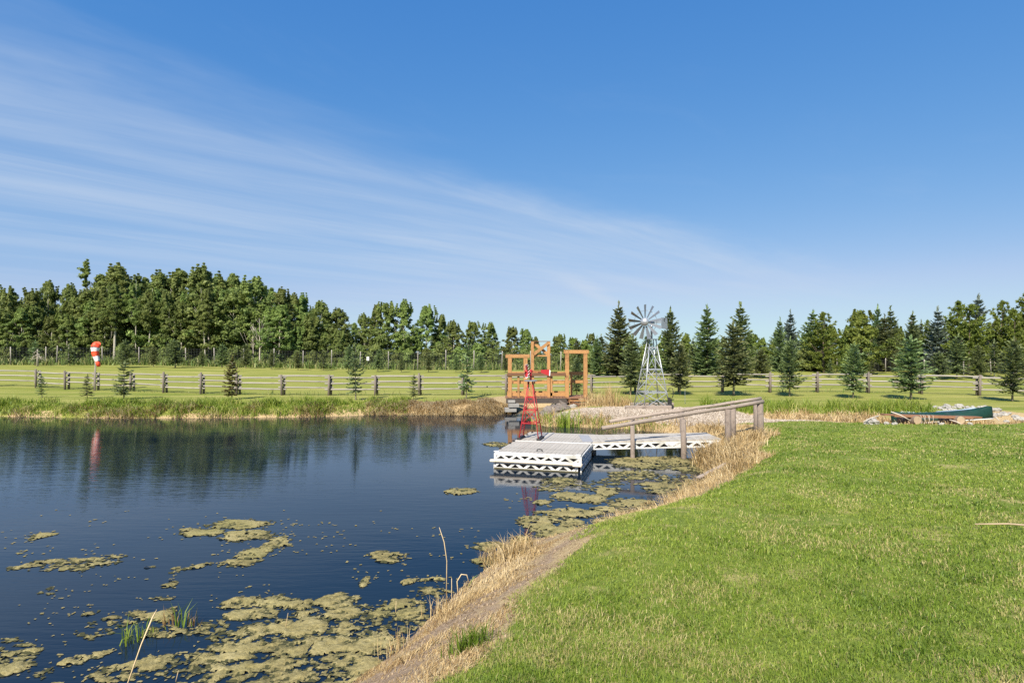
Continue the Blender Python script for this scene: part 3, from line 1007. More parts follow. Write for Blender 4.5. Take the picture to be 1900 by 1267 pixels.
# gravel pebbles sitting proud of the gravel sheet
OCT = np.array([[1, 0, 0], [-1, 0, 0], [0, 1, 0], [0, -1, 0], [0, 0, 1], [0, 0, -1]], dtype=float)
OCF = np.array([[0, 2, 4], [2, 1, 4], [1, 3, 4], [3, 0, 4], [2, 0, 5], [1, 2, 5], [3, 1, 5], [0, 3, 5]])
x, y = scatter(26000, 1.2, 12, 19.5, 26.6)
ok = gravel_w(x, y) > rng.random(len(x)) * .9 + 0.1
x, y = x[ok], y[ok]
n = len(x)
z = ground_z(x, y)
ok = z > 0.01
x, y, z = x[ok], y[ok], z[ok]
n = len(x)
rs = rng.uniform(.014, .034, n)[:, None, None] * rng.uniform(.6, 1.3, (n, 1, 3)) * rng.uniform(.8, 1.2, (n, 6, 3))
V = OCT[None] * rs + np.stack([x, y, z + .006], 1)[:, None, :]
F = (np.arange(n)[:, None, None] * 6 + OCF[None]).reshape(-1)
M['pebble'] = leafy('pebbles', [(0, (0.23, 0.18, 0.13)), (.5, (0.37, 0.305, 0.235)), (1, (0.54, 0.47, 0.385))], 0.0, .8, 0, 0)
me = np_mesh('gravel_pebbles', V.reshape(-1, 3), F, np.full(n * 8, 3), M['pebble'], np.repeat(rng.random(n), 8))
tag(link('gravel_pebbles', me), 'pale loose gravel spread on the point beside the windmill', 'gravel', kind='stuff')


# ------------------------------------------------------------------ tree builders
def norm(a):
    return a / np.maximum(1e-9, np.linalg.norm(a, axis=1, keepdims=True))


def spruce_mesh(name, mat, seed, h, rmax, z0, dz, sprig, width, dens=1.0, sparse=0.0, power=0.85, candle=True):
    g = np.random.default_rng(seed)
    C, A, B, T = [], [], [], []
    nl = int((h - z0) / dz)
    for i in range(nl):
        t = i / nl
        z = z0 + (h - z0) * t
        Rr = rmax * ((1 - t) ** power) * g.uniform(.82, 1.08) * (1 - 0.35 * max(0, .12 - t) / .12) + .03
        nb = max(4, int((11 if t < .8 else 7) * dens))
        for _ in range(nb):
            if g.random() < sparse:
                continue
            az = g.uniform(0, 2 * np.pi)
            L = Rr * g.uniform(.6, 1.15)
            slope = -0.22 + 0.75 * t + g.normal(0, .10)
            dr = np.array([np.cos(az), np.sin(az), slope])
            side = np.array([-np.sin(az), np.cos(az), 0])
            k = max(2, int(L / (sprig * .42)))
            zj = z + g.uniform(-.28, .28) * dz
            for q in range(k + 1):
                s = (q + g.random() * .6) / (k + .6)
                curve = -0.10 * L * np.sin(s * np.pi) + 0.10 * L * s * s
                p = np.array([0, 0, zj]) + dr * L * s + np.array([0, 0, curve])
                for sg in (-1, 1, 0):
                    ax = dr * (.75 if sg else 1.0) + side * (sg * g.uniform(.5, 1.0)) + np.array([0, 0, g.uniform(-.05, .35)])
                    ax = ax / np.linalg.norm(ax)
                    ln = sprig * g.uniform(.6, 1.1) * (.55 + .45 * (1 - s * .6))
                    wv = np.cross(ax, np.array([0, 0, 1.0]) + g.normal(0, .45, 3))
                    wv = wv / max(1e-6, np.linalg.norm(wv)) * width * g.uniform(.7, 1.2)
                    C.append(p + ax * ln * .5)
                    A.append(ax * ln * .6)
                    B.append(wv)
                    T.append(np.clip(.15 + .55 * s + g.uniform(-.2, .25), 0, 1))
    if candle:
        for q in range(10):
            p = np.array([g.normal(0, .012), g.normal(0, .012), h - .02 + q * .022 * h / 2.6])
            ax = np.array([g.normal(0, .5), g.normal(0, .5), 1.0])
            C.append(p)
            A.append(ax * sprig * .5)
            B.append(np.cross(ax, g.normal(0, 1, 3)) * width * .5)
            T.append(.6)
    return leaf_mesh(name, np.array(C), np.array(A), np.array(B), np.array(T), mat)


def poplar_mesh(name, mat, seed, h, rmax, z0, leaf, nclump, per, shape=.45, spikes=5, clump_r=.55):
    g = np.random.default_rng(seed)
    cen, rad, tb = [], [], []
    lobes = [(g.uniform(0, 2 * np.pi), g.uniform(.15, .85), g.uniform(.85, 1.35)) for _ in range(7)]
    for _ in range(nclump):
        t = g.beta(1.25, 1.25)
        prof = np.clip(t / shape, 0, 1) ** .55 if t < shape else np.clip((1 - t) / (1 - shape), 0, 1) ** .62
        az = g.uniform(0, 2 * np.pi)
        lob = max(.5, max(s * np.exp(-((np.angle(np.exp(1j * (az - a)))) / .8) ** 2 - ((t - tt) / .3) ** 2) for a, tt, s in lobes))
        r = rmax * prof * lob * np.sqrt(g.uniform(.15, 1))
        cen.append([np.cos(az) * r, np.sin(az) * r, z0 + (h - z0) * t])
        rad.append(clump_r * g.uniform(.6, 1.15) * (1 - .35 * t))
        tb.append(g.uniform(-.22, .22))
    for _ in range(spikes):
        az, r = g.uniform(0, 2 * np.pi), rmax * g.uniform(0, .45)
        top = h * g.uniform(.93, 1.04)
        for q in range(5):
            cen.append([np.cos(az) * r * (1 - q * .05), np.sin(az) * r * (1 - q * .05), top - (4 - q) * h * .032 - .1 * q * 0])
            rad.append(clump_r * (.50 - .085 * q))
            tb.append(g.uniform(0, .2))
    cen, rad, tb = np.array(cen), np.array(rad), np.array(tb)
    m = len(cen)
    off = norm(g.normal(0, 1, (m * per, 3))) * (g.random((m * per, 1)) ** .62)
    sc = np.repeat(g.uniform(.65, 1.35, (m, 3)) * np.array([1, 1, .85]), per, 0)
    C = np.repeat(cen, per, 0) + off * sc * np.repeat(rad, per)[:, None]
    outw = C * np.array([1, 1, 0])
    outw = outw / np.maximum(.3, np.linalg.norm(outw, axis=1, keepdims=True))
    nrm = norm(outw * .55 + off * .5 + g.normal(0, .5, off.shape) + np.array([0, 0, .45]))
    ax = norm(np.cross(nrm, g.normal(0, 1, off.shape)))
    bx = np.cross(nrm, ax)
    s = leaf * g.uniform(.55, 1.3, (len(C), 1))
    T = np.clip(.45 + np.repeat(tb, per) + g.uniform(-.34, .34, len(C)), 0, 1)
    return leaf_mesh(name, C, ax * s, bx * s * .62, T, mat)


def pine_mesh(name, mat, seed, h, rmax, z0, nbr, tuft):
    g = np.random.default_rng(seed)
    C, A, B, T = [], [], [], []

    def bunch(c, d, bias, ln0, cnt):
        for q in range(cnt):
            v = g.normal(0, .75, 3) + d
            v = v / np.linalg.norm(v)
            ln = ln0 * g.uniform(.6, 1.1)
            wv = np.cross(v, g.normal(0, 1, 3))
            wv = wv / np.linalg.norm(wv) * ln0 * .16
            C.append(c + v * ln * .5)
            A.append(v * ln * .55)
            B.append(wv)
            T.append(np.clip(.42 + bias + g.uniform(-.22, .25), 0, 1))

    nw = 15
    for k in range(nw):
        t = k / (nw - 1)
        z = z0 + (h - z0) * t * .96
        Rr = rmax * min(1.0, .62 + 1.6 * t) * (1 - t) ** .72 * g.uniform(.75, 1.15) + .14
        for _ in range(9 if t < .75 else 5):
            az = g.uniform(0, 2 * np.pi)
            L = Rr * g.uniform(.5, 1.15)
            up = .15 + .75 * t
            out = np.array([np.cos(az), np.sin(az), 0])
            zz_ = z + g.uniform(-.18, .18)
            for s_ in np.linspace(.35, 1.0, max(2, int(L / .22))):
                c = out * L * s_ + np.array([0, 0, zz_ + up * L * s_ ** 2 * .8]) + g.normal(0, .05, 3)
                bunch(c, out * .5 + np.array([0, 0, 1.0]), .30 * (s_ - .65) + g.uniform(-.12, .15), tuft, 15)
    for k in range(7):
        az, r = g.uniform(0, 6.28), rmax * g.uniform(0, .28)
        for q in range(4):
            bunch(np.array([np.cos(az) * r, np.sin(az) * r, h * (.90 + .03 * q) - r * .5]), np.array([0, 0, 1.4]), .0, tuft * (1 - .12 * q), 12)
    return leaf_mesh(name, np.array(C), np.array(A), np.array(B), np.array(T), mat)


def trunk_mesh(name, mat, h, r0, seed, limbs=0, lean=.03, limb_len=1.2, z0=.3, n=7):
    g = random.Random(seed)
    mb = MB()
    pts, rad = [], []
    lx, ly = g.uniform(-lean, lean), g.uniform(-lean, lean)
    for i in range(7):
        t = i / 6
        pts.append((lx * h * t + g.uniform(-.01, .01) * h * t, ly * h * t + g.uniform(-.01, .01) * h * t, -0.08 + (h + .08) * t))
        rad.append(max(.006, r0 * (1 - .88 * t) * (1.25 if i == 0 else 1)))
    mb.path(pts, rad, n)
    for _ in range(limbs):
        t = g.uniform(z0, .92)
        i = min(5, int(t * 6))
        p = Vector(pts[i]).lerp(Vector(pts[i + 1]), t * 6 - i)
        a = g.uniform(0, 6.283)
        L = limb_len * (1.1 - t) * g.uniform(.6, 1.2)
        q1 = p + Vector((math.cos(a) * L * .5, math.sin(a) * L * .5, L * g.uniform(.25, .5)))
        q2 = p + Vector((math.cos(a) * L * .85, math.sin(a) * L * .85, L * g.uniform(.8, 1.2)))
        mb.path([p, q1, q2], [r0 * .34 * (1 - t * .6), r0 * .22 * (1 - t * .6), r0 * .08], 5)
    return mb.mesh(name, mat, True)


class Kind:
    """a kind of tree: meshes for crown and trunk at height h; planted copies share them"""
    def __init__(self, name, cat, h, crown, trunk):
        self.name, self.cat, self.h, self.crown, self.trunk = name, cat, h, crown, trunk

    def plant(self, x, y, height, label, group=None, width=1.0, rz=None):
        s = height / self.h
        t = empty(self.name, (x, y, gz(x, y)), random.uniform(0, 6.28) if rz is None else rz, label, self.cat, group)
        t.rotation_euler[0], t.rotation_euler[1] = random.uniform(-.035, .035), random.uniform(-.035, .035)
        t.scale = (s * width, s * width, s)
        link('trunk', self.trunk, t)
        if self.crown is not None:
            link('crown', self.crown, t)
        return t


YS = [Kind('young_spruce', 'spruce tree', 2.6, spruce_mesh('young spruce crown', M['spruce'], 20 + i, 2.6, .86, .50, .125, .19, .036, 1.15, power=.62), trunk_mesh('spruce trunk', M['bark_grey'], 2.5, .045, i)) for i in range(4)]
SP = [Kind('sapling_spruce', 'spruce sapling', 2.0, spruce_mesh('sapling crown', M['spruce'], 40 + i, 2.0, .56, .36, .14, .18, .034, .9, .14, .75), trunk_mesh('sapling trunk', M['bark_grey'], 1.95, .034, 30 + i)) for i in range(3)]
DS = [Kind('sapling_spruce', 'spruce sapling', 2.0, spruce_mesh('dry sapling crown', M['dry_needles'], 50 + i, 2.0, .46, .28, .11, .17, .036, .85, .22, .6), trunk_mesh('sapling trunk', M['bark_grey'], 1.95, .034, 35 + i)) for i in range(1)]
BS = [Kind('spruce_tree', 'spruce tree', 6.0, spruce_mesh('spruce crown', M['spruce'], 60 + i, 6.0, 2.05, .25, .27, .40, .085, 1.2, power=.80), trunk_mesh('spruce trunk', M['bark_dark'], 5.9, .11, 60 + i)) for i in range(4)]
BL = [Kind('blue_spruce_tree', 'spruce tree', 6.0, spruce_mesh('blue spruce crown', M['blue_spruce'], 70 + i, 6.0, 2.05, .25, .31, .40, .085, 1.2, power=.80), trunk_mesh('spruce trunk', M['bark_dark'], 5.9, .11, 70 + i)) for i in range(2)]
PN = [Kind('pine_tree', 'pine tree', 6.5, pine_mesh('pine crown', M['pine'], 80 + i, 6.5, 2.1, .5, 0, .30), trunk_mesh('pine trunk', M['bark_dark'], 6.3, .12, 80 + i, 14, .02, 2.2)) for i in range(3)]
PO = [Kind('poplar_tree', 'poplar tree', 12.0, poplar_mesh('poplar crown', M['poplar'], 90 + i, 12.0, 4.7, .9, .135, 230, 90, shape=.38, spikes=7, clump_r=.66), trunk_mesh('poplar trunk', M['bark_poplar'], 11.5, .17, 90 + i, 12, .02, 3.0)) for i in range(6)]
UP = [Kind('upright_poplar', 'poplar tree', 9.0, poplar_mesh('upright poplar crown', M['poplar'], 110 + i, 9.0, 3.5, .5, .115, 190, 85, shape=.42, spikes=14, clump_r=.50), trunk_mesh('poplar trunk', M['bark_poplar'], 8.6, .13, 110 + i, 12, .02, 2.4)) for i in range(3)]
LB = [Kind('leafy_tree', 'broadleaf tree', 6.0, poplar_mesh('leafy crown', M['pine'], 120 + i, 6.0, 2.5, .3, .095, 160, 80, shape=.35, spikes=5, clump_r=.45), trunk_mesh('leafy trunk', M['bark_dark'], 5.5, .12, 120 + i, 10, .02, 2.0)) for i in range(2)]
SH = [Kind('understorey_bush', 'bush', 2.6, poplar_mesh('bush crown', M['poplar'], 130 + i, 2.6, 1.6, .1, .10, 50, 75, shape=.35, spikes=2, clump_r=.5), trunk_mesh('bush stems', M['bark_dark'], 2.2, .04, 130 + i, 6, .05, 1.0)) for i in range(2)]


def at(kind, px, ytop, D, label, group=None, width=1.0):
    x = wx(px, D)
    h = hz(ytop, D) - gz(x, D)
    return kind.plant(x, D, max(.5, h), label, group, width)


# --- the row of young trees in front of the rail fence
FR = 'young trees planted in front of the rail fence'
at(SP[0], 78, 697, 31.6, 'small yellowish spruce sapling at the far left of the rail fence', FR)
at(SP[1], 162, 697, 31.0, 'small thin spruce sapling just left of the wind sock pole', FR)
at(SP[2], 230, 672, 30.6, 'bushy dark spruce sapling right of the wind sock, wider than its neighbours', FR, 1.15)
at(DS[0], 430, 667, 30.4, 'brownish half dry spruce sapling before the rail fence', FR)
at(SP[0], 660, 644, 30.2, 'tall thin green sapling with a bare leader, nearest left of the short one', FR, .8)
at(SP[1], 767, 697, 30.6, 'very short stubby spruce sapling between two taller thin ones', FR, 1.0)
at(SP[2], 865, 636, 31.0, 'tall sparse sapling with a yellow top left of the wooden bridge', FR, .62)
at(YS[1], 1070, 664, 32.6, 'young spruce seen through the right frame of the wooden bridge', FR, .8)
at(YS[0], 1170, 628, 34.0, 'dark young spruce just left of the steel windmill tower', FR, .95)
at(YS[1], 1262, 640, 34.0, 'young spruce just right of the steel windmill tower', FR, .85)
at(YS[2], 1361, 606, 33.4, 'tallest young spruce above the handrail, with a round shadow at its foot', FR, .95)
at(YS[3], 1465, 632, 33.0, 'slender young spruce with a blue green crown right of the handrail end', FR, .78)
at(YS[0], 1583, 640, 31.5, 'young spruce with open crown and stones at its foot near the ditch', FR, .85)
at(YS[2], 1690, 630, 30.6, 'bushiest young spruce, right behind the white stones and canoe', FR, 1.08)
at(YS[3], 1878, 632, 29.3, 'young spruce with forked bare leader at the right edge', FR, .86)

# --- smaller spruces in front of the wire fence
BK = 'small spruces planted along the wire fence'
for i, (px, yt, D, kd, wd, lab) in enumerate([
        (65, 634, 58, SP[0], 1.3, 'small spruce by the wire fence at the far left'),
        (130, 640, 58, SP[1], 1.1, 'small spruce beside the bare dead sapling'),
        (232, 632, 55, YS[0], 1.2, 'full young spruce rising behind the bushy dark sapling'),
        (285, 644, 57, YS[1], 1.0, 'small spruce left of the widest dark spruce by the wire fence'),
        (325, 632, 56, YS[2], 1.25, 'wide dark spruce with drooping skirt before the wire fence'),
        (375, 652, 57, YS[3], .9, 'small spruce under the tall pale trunks of the wood'),
        (412, 640, 58, YS[0], 1.2, 'wide spruce tucked against the wood left of the brown sapling'),
        (456, 640, 58, YS[1], .95, 'spruce before the dead pale branches of the wood'),
        (504, 650, 57, YS[2], .8, 'small spruce left of the pointed one near the white fence sign'),
        (553, 652, 57, YS[3], .85, 'narrow spruce before the dark gap in the wood'),
        (600, 650, 57, SP[1], 1.1, 'pointed pale spruce left of the white fence sign'),
        (647, 643, 56, YS[0], 1.0, 'dense spruce just right of the white fence sign'),
        (701, 650, 56, YS[1], .95, 'spruce between the tall thin sapling and the short stubby one'),
        (745, 660, 55, YS[2], .8, 'small dark spruce beneath the upright poplars'),
        (795, 658, 55, YS[3], .95, 'round topped spruce with a clear shadow under the broad poplar'),
        (846, 660, 55, YS[0], .85, 'small spruce just left of the yellow topped sapling'),
        (893, 658, 55, YS[1], .9, 'small spruce right of the yellow topped sapling'),
        (938, 660, 55, YS[2], .9, 'small spruce hidden by the left frame of the bridge')]):
    at(kd, px, yt, D, lab, BK, wd)
for (px, yt, D, kd, wd, lab) in [
        (1775, 625, 45, YS[0], .95, 'young spruce on the brown mulch patch behind the right fence'),
        (1815, 641, 45, YS[1], .8, 'young spruce standing directly behind a rail fence post at right'),
        (1845, 634, 47, SP[0], .9, 'small blue green spruce between pines by the right wire fence'),
        (1742, 655, 45, YS[3], 1.3, 'low wide spruce at the foot of the blue spruce'),
        (1540, 668, 47, SP[1], .9, 'small dark spruce behind the fence below the broad pine'),
        (1618, 670, 48, SP[2], 1.0, 'small spruce in shade below the bright leafy tree'),
        (1412, 650, 47, YS[2], 1.3, 'wide low blue green spruce behind the fence right of the tallest one')]:
    at(kd, px, yt, D, lab, BK, wd)

# --- big trees on the right
RT = 'tall trees behind the right half of the rail fence'
for (px, yt, D, kd, wd, lab) in [
        (1146, 570, 50, BS[0], .98, 'tall dark spruce left of the steel windmill wheel'),
        (1247, 578, 50, BS[1], .85, 'tall dark spruce right of the windmill tail'),
        (1312, 574, 51, BS[2], .92, 'tall narrow spruce, second right of the windmill'),
        (1374, 570, 50, BS[3], .95, 'tall green spruce behind the tallest young spruce'),
        (1447, 596, 54, BS[0], .72, 'narrow yellowish spruce beside a thin layered one'),
        (1464, 583, 57, BL[0], .8, 'thin layered spruce whose bare tiers show against the sky'),
        (1505, 583, 56, BS[2], 1.15, 'spruce with brown cones at its top left of the broad pine'),
        (1528, 580, 52, PN[0], 1.0, 'broad dark pine with upright candles left of the bright leafy tree'),
        (1597, 578, 50, LB[0], 1.15, 'bright green round leafy tree among the dark conifers'),
        (1573, 640, 46, LB[1], .8, 'low bright green leafy tree in front of the round one'),
        (1626, 573, 58, BS[1], .6, 'thin spruce spire just right of the bright leafy tree'),
        (1655, 576, 58, BS[3], .75, 'brownish spruce spire between two thinner spires'),
        (1640, 590, 54, BS[0], 1.0, 'grey green spruce below the two thin spires'),
        (1690, 585, 57, BS[2], .75, 'dark spruce spire behind the bushiest young spruce'),
        (1708, 600, 58, BS[1], .55, 'thinnest grey spire beside the dark one'),
        (1738, 578, 52, BL[0], .85, 'tall silvery blue spruce left of the big pines'),
        (1722, 596, 54, PN[1], .7, 'dark pine half hidden behind the silvery blue spruce'),
        (1775, 562, 52, PN[1], .95, 'big bright pine with forked top right of the blue spruce'),
        (1797, 566, 50, PN[2], 1.0, 'widest bright green pine in the right grove'),
        (1815, 556, 56, BL[1], .95, 'tall grey blue spruce rising behind the widest pine'),
        (1857, 559, 52, PN[0], .8, 'slim pine with a single dark candle near the right edge'),
        (1884, 575, 50, PN[2], .7, 'pine filling the gap near the right edge'),
        (1900, 548, 52, PN[1], 1.0, 'tallest pine cut off by the right edge'),
        (1108, 628, 50, BS[1], .95, 'smaller spruce between bridge and tall dark spruce'),
        (1072, 632, 56, BS[2], 1.0, 'distant spruce above the right frame of the bridge'),
        (1195, 640, 52, LB[1], .9, 'light green bush tree behind the windmill tower'),
        (1285, 632, 58, BS[3], .9, 'spruce filling the gap between two tall dark spruces'),
        (1415, 628, 58, LB[0], .9, 'leafy tree filling the gap right of the tall green spruce')]:
    at(kd, px, yt, D, lab, RT, wd)

# --- poplar wood on the left
GW = 'poplars of the wood behind the wire fence'
for (px, yt, D, k, wd, lab) in [
        (-25, 530, 70, 0, .9, 'leafy poplar cut off by the left edge'),
        (25, 536, 70, 1, .85, 'leafy poplar near the left edge of the wood'),
        (62, 541, 69, 2, .8, 'shorter leafy poplar left of a pointed one'),
        (88, 523, 71, 3, .75, 'pointed poplar standing above its neighbours at left'),
        (127, 530, 72, 4, .6, 'thin open crowned poplar with sky showing through it'),
        (190, 512, 70, 5, .8, 'yellow green poplar behind the wind sock'),
        (220, 496, 71, 0, 1.05, 'tallest broad poplar with a pale leaning trunk right of the wind sock'),
        (262, 514, 72, 1, .9, 'grey green poplar right of the tallest broad one'),
        (300, 508, 70, 2, .95, 'dense bright poplar in the middle of the wood'),
        (340, 503, 71, 3, .95, 'rounded bright poplar left of the highest leader'),
        (380, 497, 70, 4, .95, 'bright poplar whose leader is highest of the middle wood'),
        (430, 510, 72, 5, .9, 'poplar with thin leaders right of the highest one'),
        (478, 518, 68, 0, .95, 'pale green poplar behind the dead branches'),
        (520, 538, 70, 1, .9, 'dark poplar right of the dead branches'),
        (560, 549, 71, 2, .85, 'poplar with a lone tuft at its top on the falling edge of the wood'),
        (592, 560, 69, 3, .95, 'rounded poplar on the falling edge of the wood'),
        (628, 574, 70, 4, .95, 'last poplar before the wood dips'),
        (655, 600, 74, 5, .8, 'low poplar in the dip of the wood'),
        ]:
    at(PO[k], px, yt, D, lab, GW, wd * 1.22)
for (px, yt, D, k, wd, lab) in [
        (676, 584, 72, 0, .8, 'leftmost upright poplar of the distant clump'),
        (695, 567, 72, 1, .7, 'upright poplar with a thin double leader'),
        (720, 565, 71, 2, .95, 'upright poplar with many leaders in the middle of the clump'),
        (750, 560, 71, 0, .95, 'highest upright poplar of the distant clump'),
        (790, 570, 72, 1, 1.05, 'broad round topped poplar right of the clump'),
        (818, 588, 73, 2, .9, 'smaller poplar leaning right of the round topped one'),
        (842, 597, 70, 0, 1.1, 'low poplar above the tall sparse sapling'),
        (880, 599, 72, 1, 1.1, 'poplar in the low part of the wood left of the bridge'),
        (912, 602, 73, 2, 1.1, 'poplar just left of the bridge frame'),
        (950, 608, 72, 0, 1.1, 'poplar behind the left frame of the bridge'),
        (978, 612, 71, 1, 1.1, 'poplar behind the middle frame of the bridge'),
        (1035, 626, 74, 2, 1.1, 'poplar showing between the middle and right frames of the bridge')]:
    at(UP[k], px, yt, D, lab, GW, wd * 1.12)
# deeper rows: told apart only by what they stand behind
g2 = random.Random(3)
MARKS = [(178, 'left of the wind sock'), (330, 'between wind sock and wide dark spruce'), (480, 'between wide spruce and dead tree'),
         (680, 'between dead tree and white notice'), (940, 'between white notice and bridge'), (1090, 'behind the bridge frames'),
         (1210, 'between bridge and steel windmill'), (1420, 'between steel windmill and handrail end'),
         (1600, 'between handrails and bright leafy tree'), (1740, 'between leafy tree and silvery spruce'), (9999, 'right of the silvery blue spruce')]
ORD = ['first', 'second', 'third', 'fourth', 'fifth', 'sixth', 'seventh', 'eighth', 'ninth', 'tenth', 'eleventh', 'twelfth', 'thirteenth']


def row_labels(pxs, what):
    out, cnt = [], {}
    for px in pxs:
        sg_ = next(t for m_, t in MARKS if px < m_)
        k = cnt.get(sg_, 0)
        cnt[sg_] = k + 1
        out.append('%s from left of the %s %s' % (ORD[k], what, sg_))
    return out


def row(pxs, kinds, tops, Ds, what, group, wd):
    pxs = sorted(pxs)
    for px, lab in zip(pxs, row_labels(pxs, what)):
        at(g2.choice(kinds), px, tops(px), Ds(), lab, group, wd)


row([-60 + i * 27 + g2.uniform(-8, 8) for i in range(27)], PO, lambda px: np.interp(px, [-60, 0, 130, 200, 400, 480, 600, 660, 750, 950], [545, 548, 548, 520, 510, 526, 572, 610, 582, 618]) + g2.uniform(0, 12),
    lambda: 80 + g2.uniform(-3, 4), 'deep poplars', 'poplars deep in the wood', 1.0)
row([-70 + i * 27 + g2.uniform(-8, 8) for i in range(27)], UP, lambda px: np.interp(px, [-60, 0, 130, 200, 400, 480, 600, 660], [570, 570, 570, 548, 543, 558, 598, 626]) + g2.uniform(-8, 26),
    lambda: 66.5 + g2.uniform(-1, 2), 'low front poplars', 'low trees at the front of the wood', 1.15)
row([640 + i * 33 + g2.uniform(-10, 10) for i in range(40)], BS + LB + UP, lambda px: (612 if px < 900 else 626 if px < 1400 else 610) + g2.uniform(-6, 12),
    lambda: 78 + g2.uniform(-4, 4), 'distant trees', 'distant background trees', 1.2)
row([-20 + i * 30 + g2.uniform(-8, 8) for i in range(40)], SH, lambda px: 650 + g2.uniform(-12, 8), lambda: 65 + g2.uniform(-.6, 1.5), 'low bushes', 'bushes at the foot of the wood', 1.2)
row([1085 + i * 38 + g2.uniform(-8, 8) for i in range(23)], LB + LB + UP + [BS[1]], lambda px: (630 if px < 1450 else 606) + g2.uniform(-10, 14),
    lambda: 62 + g2.uniform(-2, 2), 'filling trees', 'lighter trees filling the belt behind the spruces', 1.2)
row([1100 + i * 32 + g2.uniform(-8, 8) for i in range(26)], SH, lambda px: 664 + g2.uniform(-16, 8), lambda: 55 + g2.uniform(-1.5, 1.5), 'shaded bushes', 'bushes under the conifers', 1.25)


def bare_tree(px, ytop, D, label, width, seed, limbs=22, ll=2.6, r=.11, name='dead_tree', up=1.0):
    x = wx(px, D)
    z = gz(x, D)
    h = hz(ytop, D) - z
    t = empty(name, (x, D, z), 0, label, 'dead tree')
    link('trunk', trunk_mesh('dead trunk', M['dead_wood'], h, r, seed, limbs, .03, ll, .35), t)
    return t


sn = bare_tree(158, 508, 69, 'dead topped poplar snag with bare branches against the sky', 1, 5, 16, 2.4, .10)
leafs = poplar_mesh('snag crown', M['poplar'], 200, 12, 1.0, 9.0, .14, 16, 50, spikes=4, clump_r=.45)
link('crown', leafs, sn, scale=(1, 1, 1.02))
bare_tree(482, 590, 64.5, 'bleached dead tree with pale bare branches at the edge of the wood', 1, 8, 26, 3.2, .09)
bare_tree(470, 600, 65, 'second pale dead stem leaning beside the bleached one', 1, 9, 14, 2.2, .07)
dd = bare_tree(68 + 2, 648, 57, 'short bare stump by the wire fence at far left', 1, 12, 3, .5, .08, 'tree_stump')
dt = empty('dead_sapling', (wx(70 * 0 + 69, 56.5), 56.5, gz(wx(69, 56.5), 56.5)), 0, 'dead grey sapling with drooping bare twigs by the wire fence', 'dead tree')
mb = MB()
mb.path([(0, 0, -.05), (.02, 0, .9), (0, 0, 1.7)], [.07, .05, .02], 6)
for k in range(14):
    a = random.uniform(0, 6.28)
    z0 = random.uniform(.8, 1.6)
    L = random.uniform(.5, 1.0)
    mb.path([(0, 0, z0), (math.cos(a) * L * .6, math.sin(a) * L * .6, z0 - .1), (math.cos(a) * L, math.sin(a) * L, z0 - .55 * L)], [.02, .015, .006], 4)
mb.build('trunk', M['dead_wood'], dt, True)
# pale poplar trunks that stand out at the edge of the wood
for (px, yt, D, r, lab) in [(212, 590, 64.5, .17, 'thick pale trunk leaning in the open beside the wind sock'), (193, 600, 65, .09, 'thin white trunk right behind the wind sock'),
                            (382, 600, 64.6, .09, 'straight white trunk at the front of the middle wood'), (275, 600, 65, .10, 'reddish brown bare trunk in the gap of the wood'),
                            (252, 590, 65.3, .08, 'thin pale trunk in the gap right of the wind sock'), (312, 605, 65, .07, 'thin pale trunk left of the wide dark spruce')]:
    x = wx(px, D)
    t = empty('poplar_tree', (x, D, gz(x, D)), 0, lab, 'poplar tree', 'bare trunks at the edge of the wood')
    hgt = hz(yt, D) - gz(x, D) + 4
    link('trunk', trunk_mesh('pale trunk', M['bark_poplar'], hgt, r, int(px), 8, .05, 2.0, .5), t)
    link('crown', PO[int(px) % 6].crown, t, loc=(0, 0, hgt - 5.2), scale=(.42, .42, .42))

# ------------------------------------------------------------------ wire game fence below the wood
wf = empty('wire_fence', (wx(500, 62), 62, gz(wx(500, 62), 62)), 0, 'dark wire mesh fence on pale wooden posts below the wood', 'fence')
wo_ = Vector(wf.location)
wire_line = [(-40, 61), (20, 61), (85, 61.5), (105, 61.5), (127, 61.5), (190, 62), (258, 62), (345, 62), (398, 62), (452, 62), (508, 62), (562, 62), (615, 62), (668, 62), (721, 61), (775, 60.5), (827, 60.5), (879, 60), (931, 60), (985, 60), (1040, 60)]
post_me = MB().tube((0, 0, -.25), (0, 0, 2.05), .058, .05, 8).mesh('wire fence post', M['pale_post'], True)
wpts = []
for px, D in wire_line:
    x = wx(px, D)
    p = Vector((x, D, gz(x, D)))
    wpts.append(p)
    link('post', post_me, wf, loc=p - wo_, rot=(random.uniform(-.03, .03), random.uniform(-.03, .03), random.uniform(0, 6)), scale=(1, 1, random.uniform(.93, 1.05)))
mb = MB()


def mesh_run(mb, wpts, o, htop):
    for a, b in zip(wpts[:-1], wpts[1:]):
        a, b = a - o, b - o
        for zz in np.linspace(.1, htop, 11):
            mb.tube(a + Vector((0, -.08, zz)), b + Vector((0, -.08, zz)), .008, n=3, cap=False)
        L = (b - a).length
        k = max(1, int(L / .3))
        for i in range(k):
            p = a.lerp(b, i / k)
            mb.tube(p + Vector((0, -.08, .1)), p + Vector((0, -.08, htop)), .006, n=3, cap=False)


mesh_run(mb, wpts, wo_, 1.85)
tag(mb.build('wire_mesh', M['wire'], wf), kind='stuff')

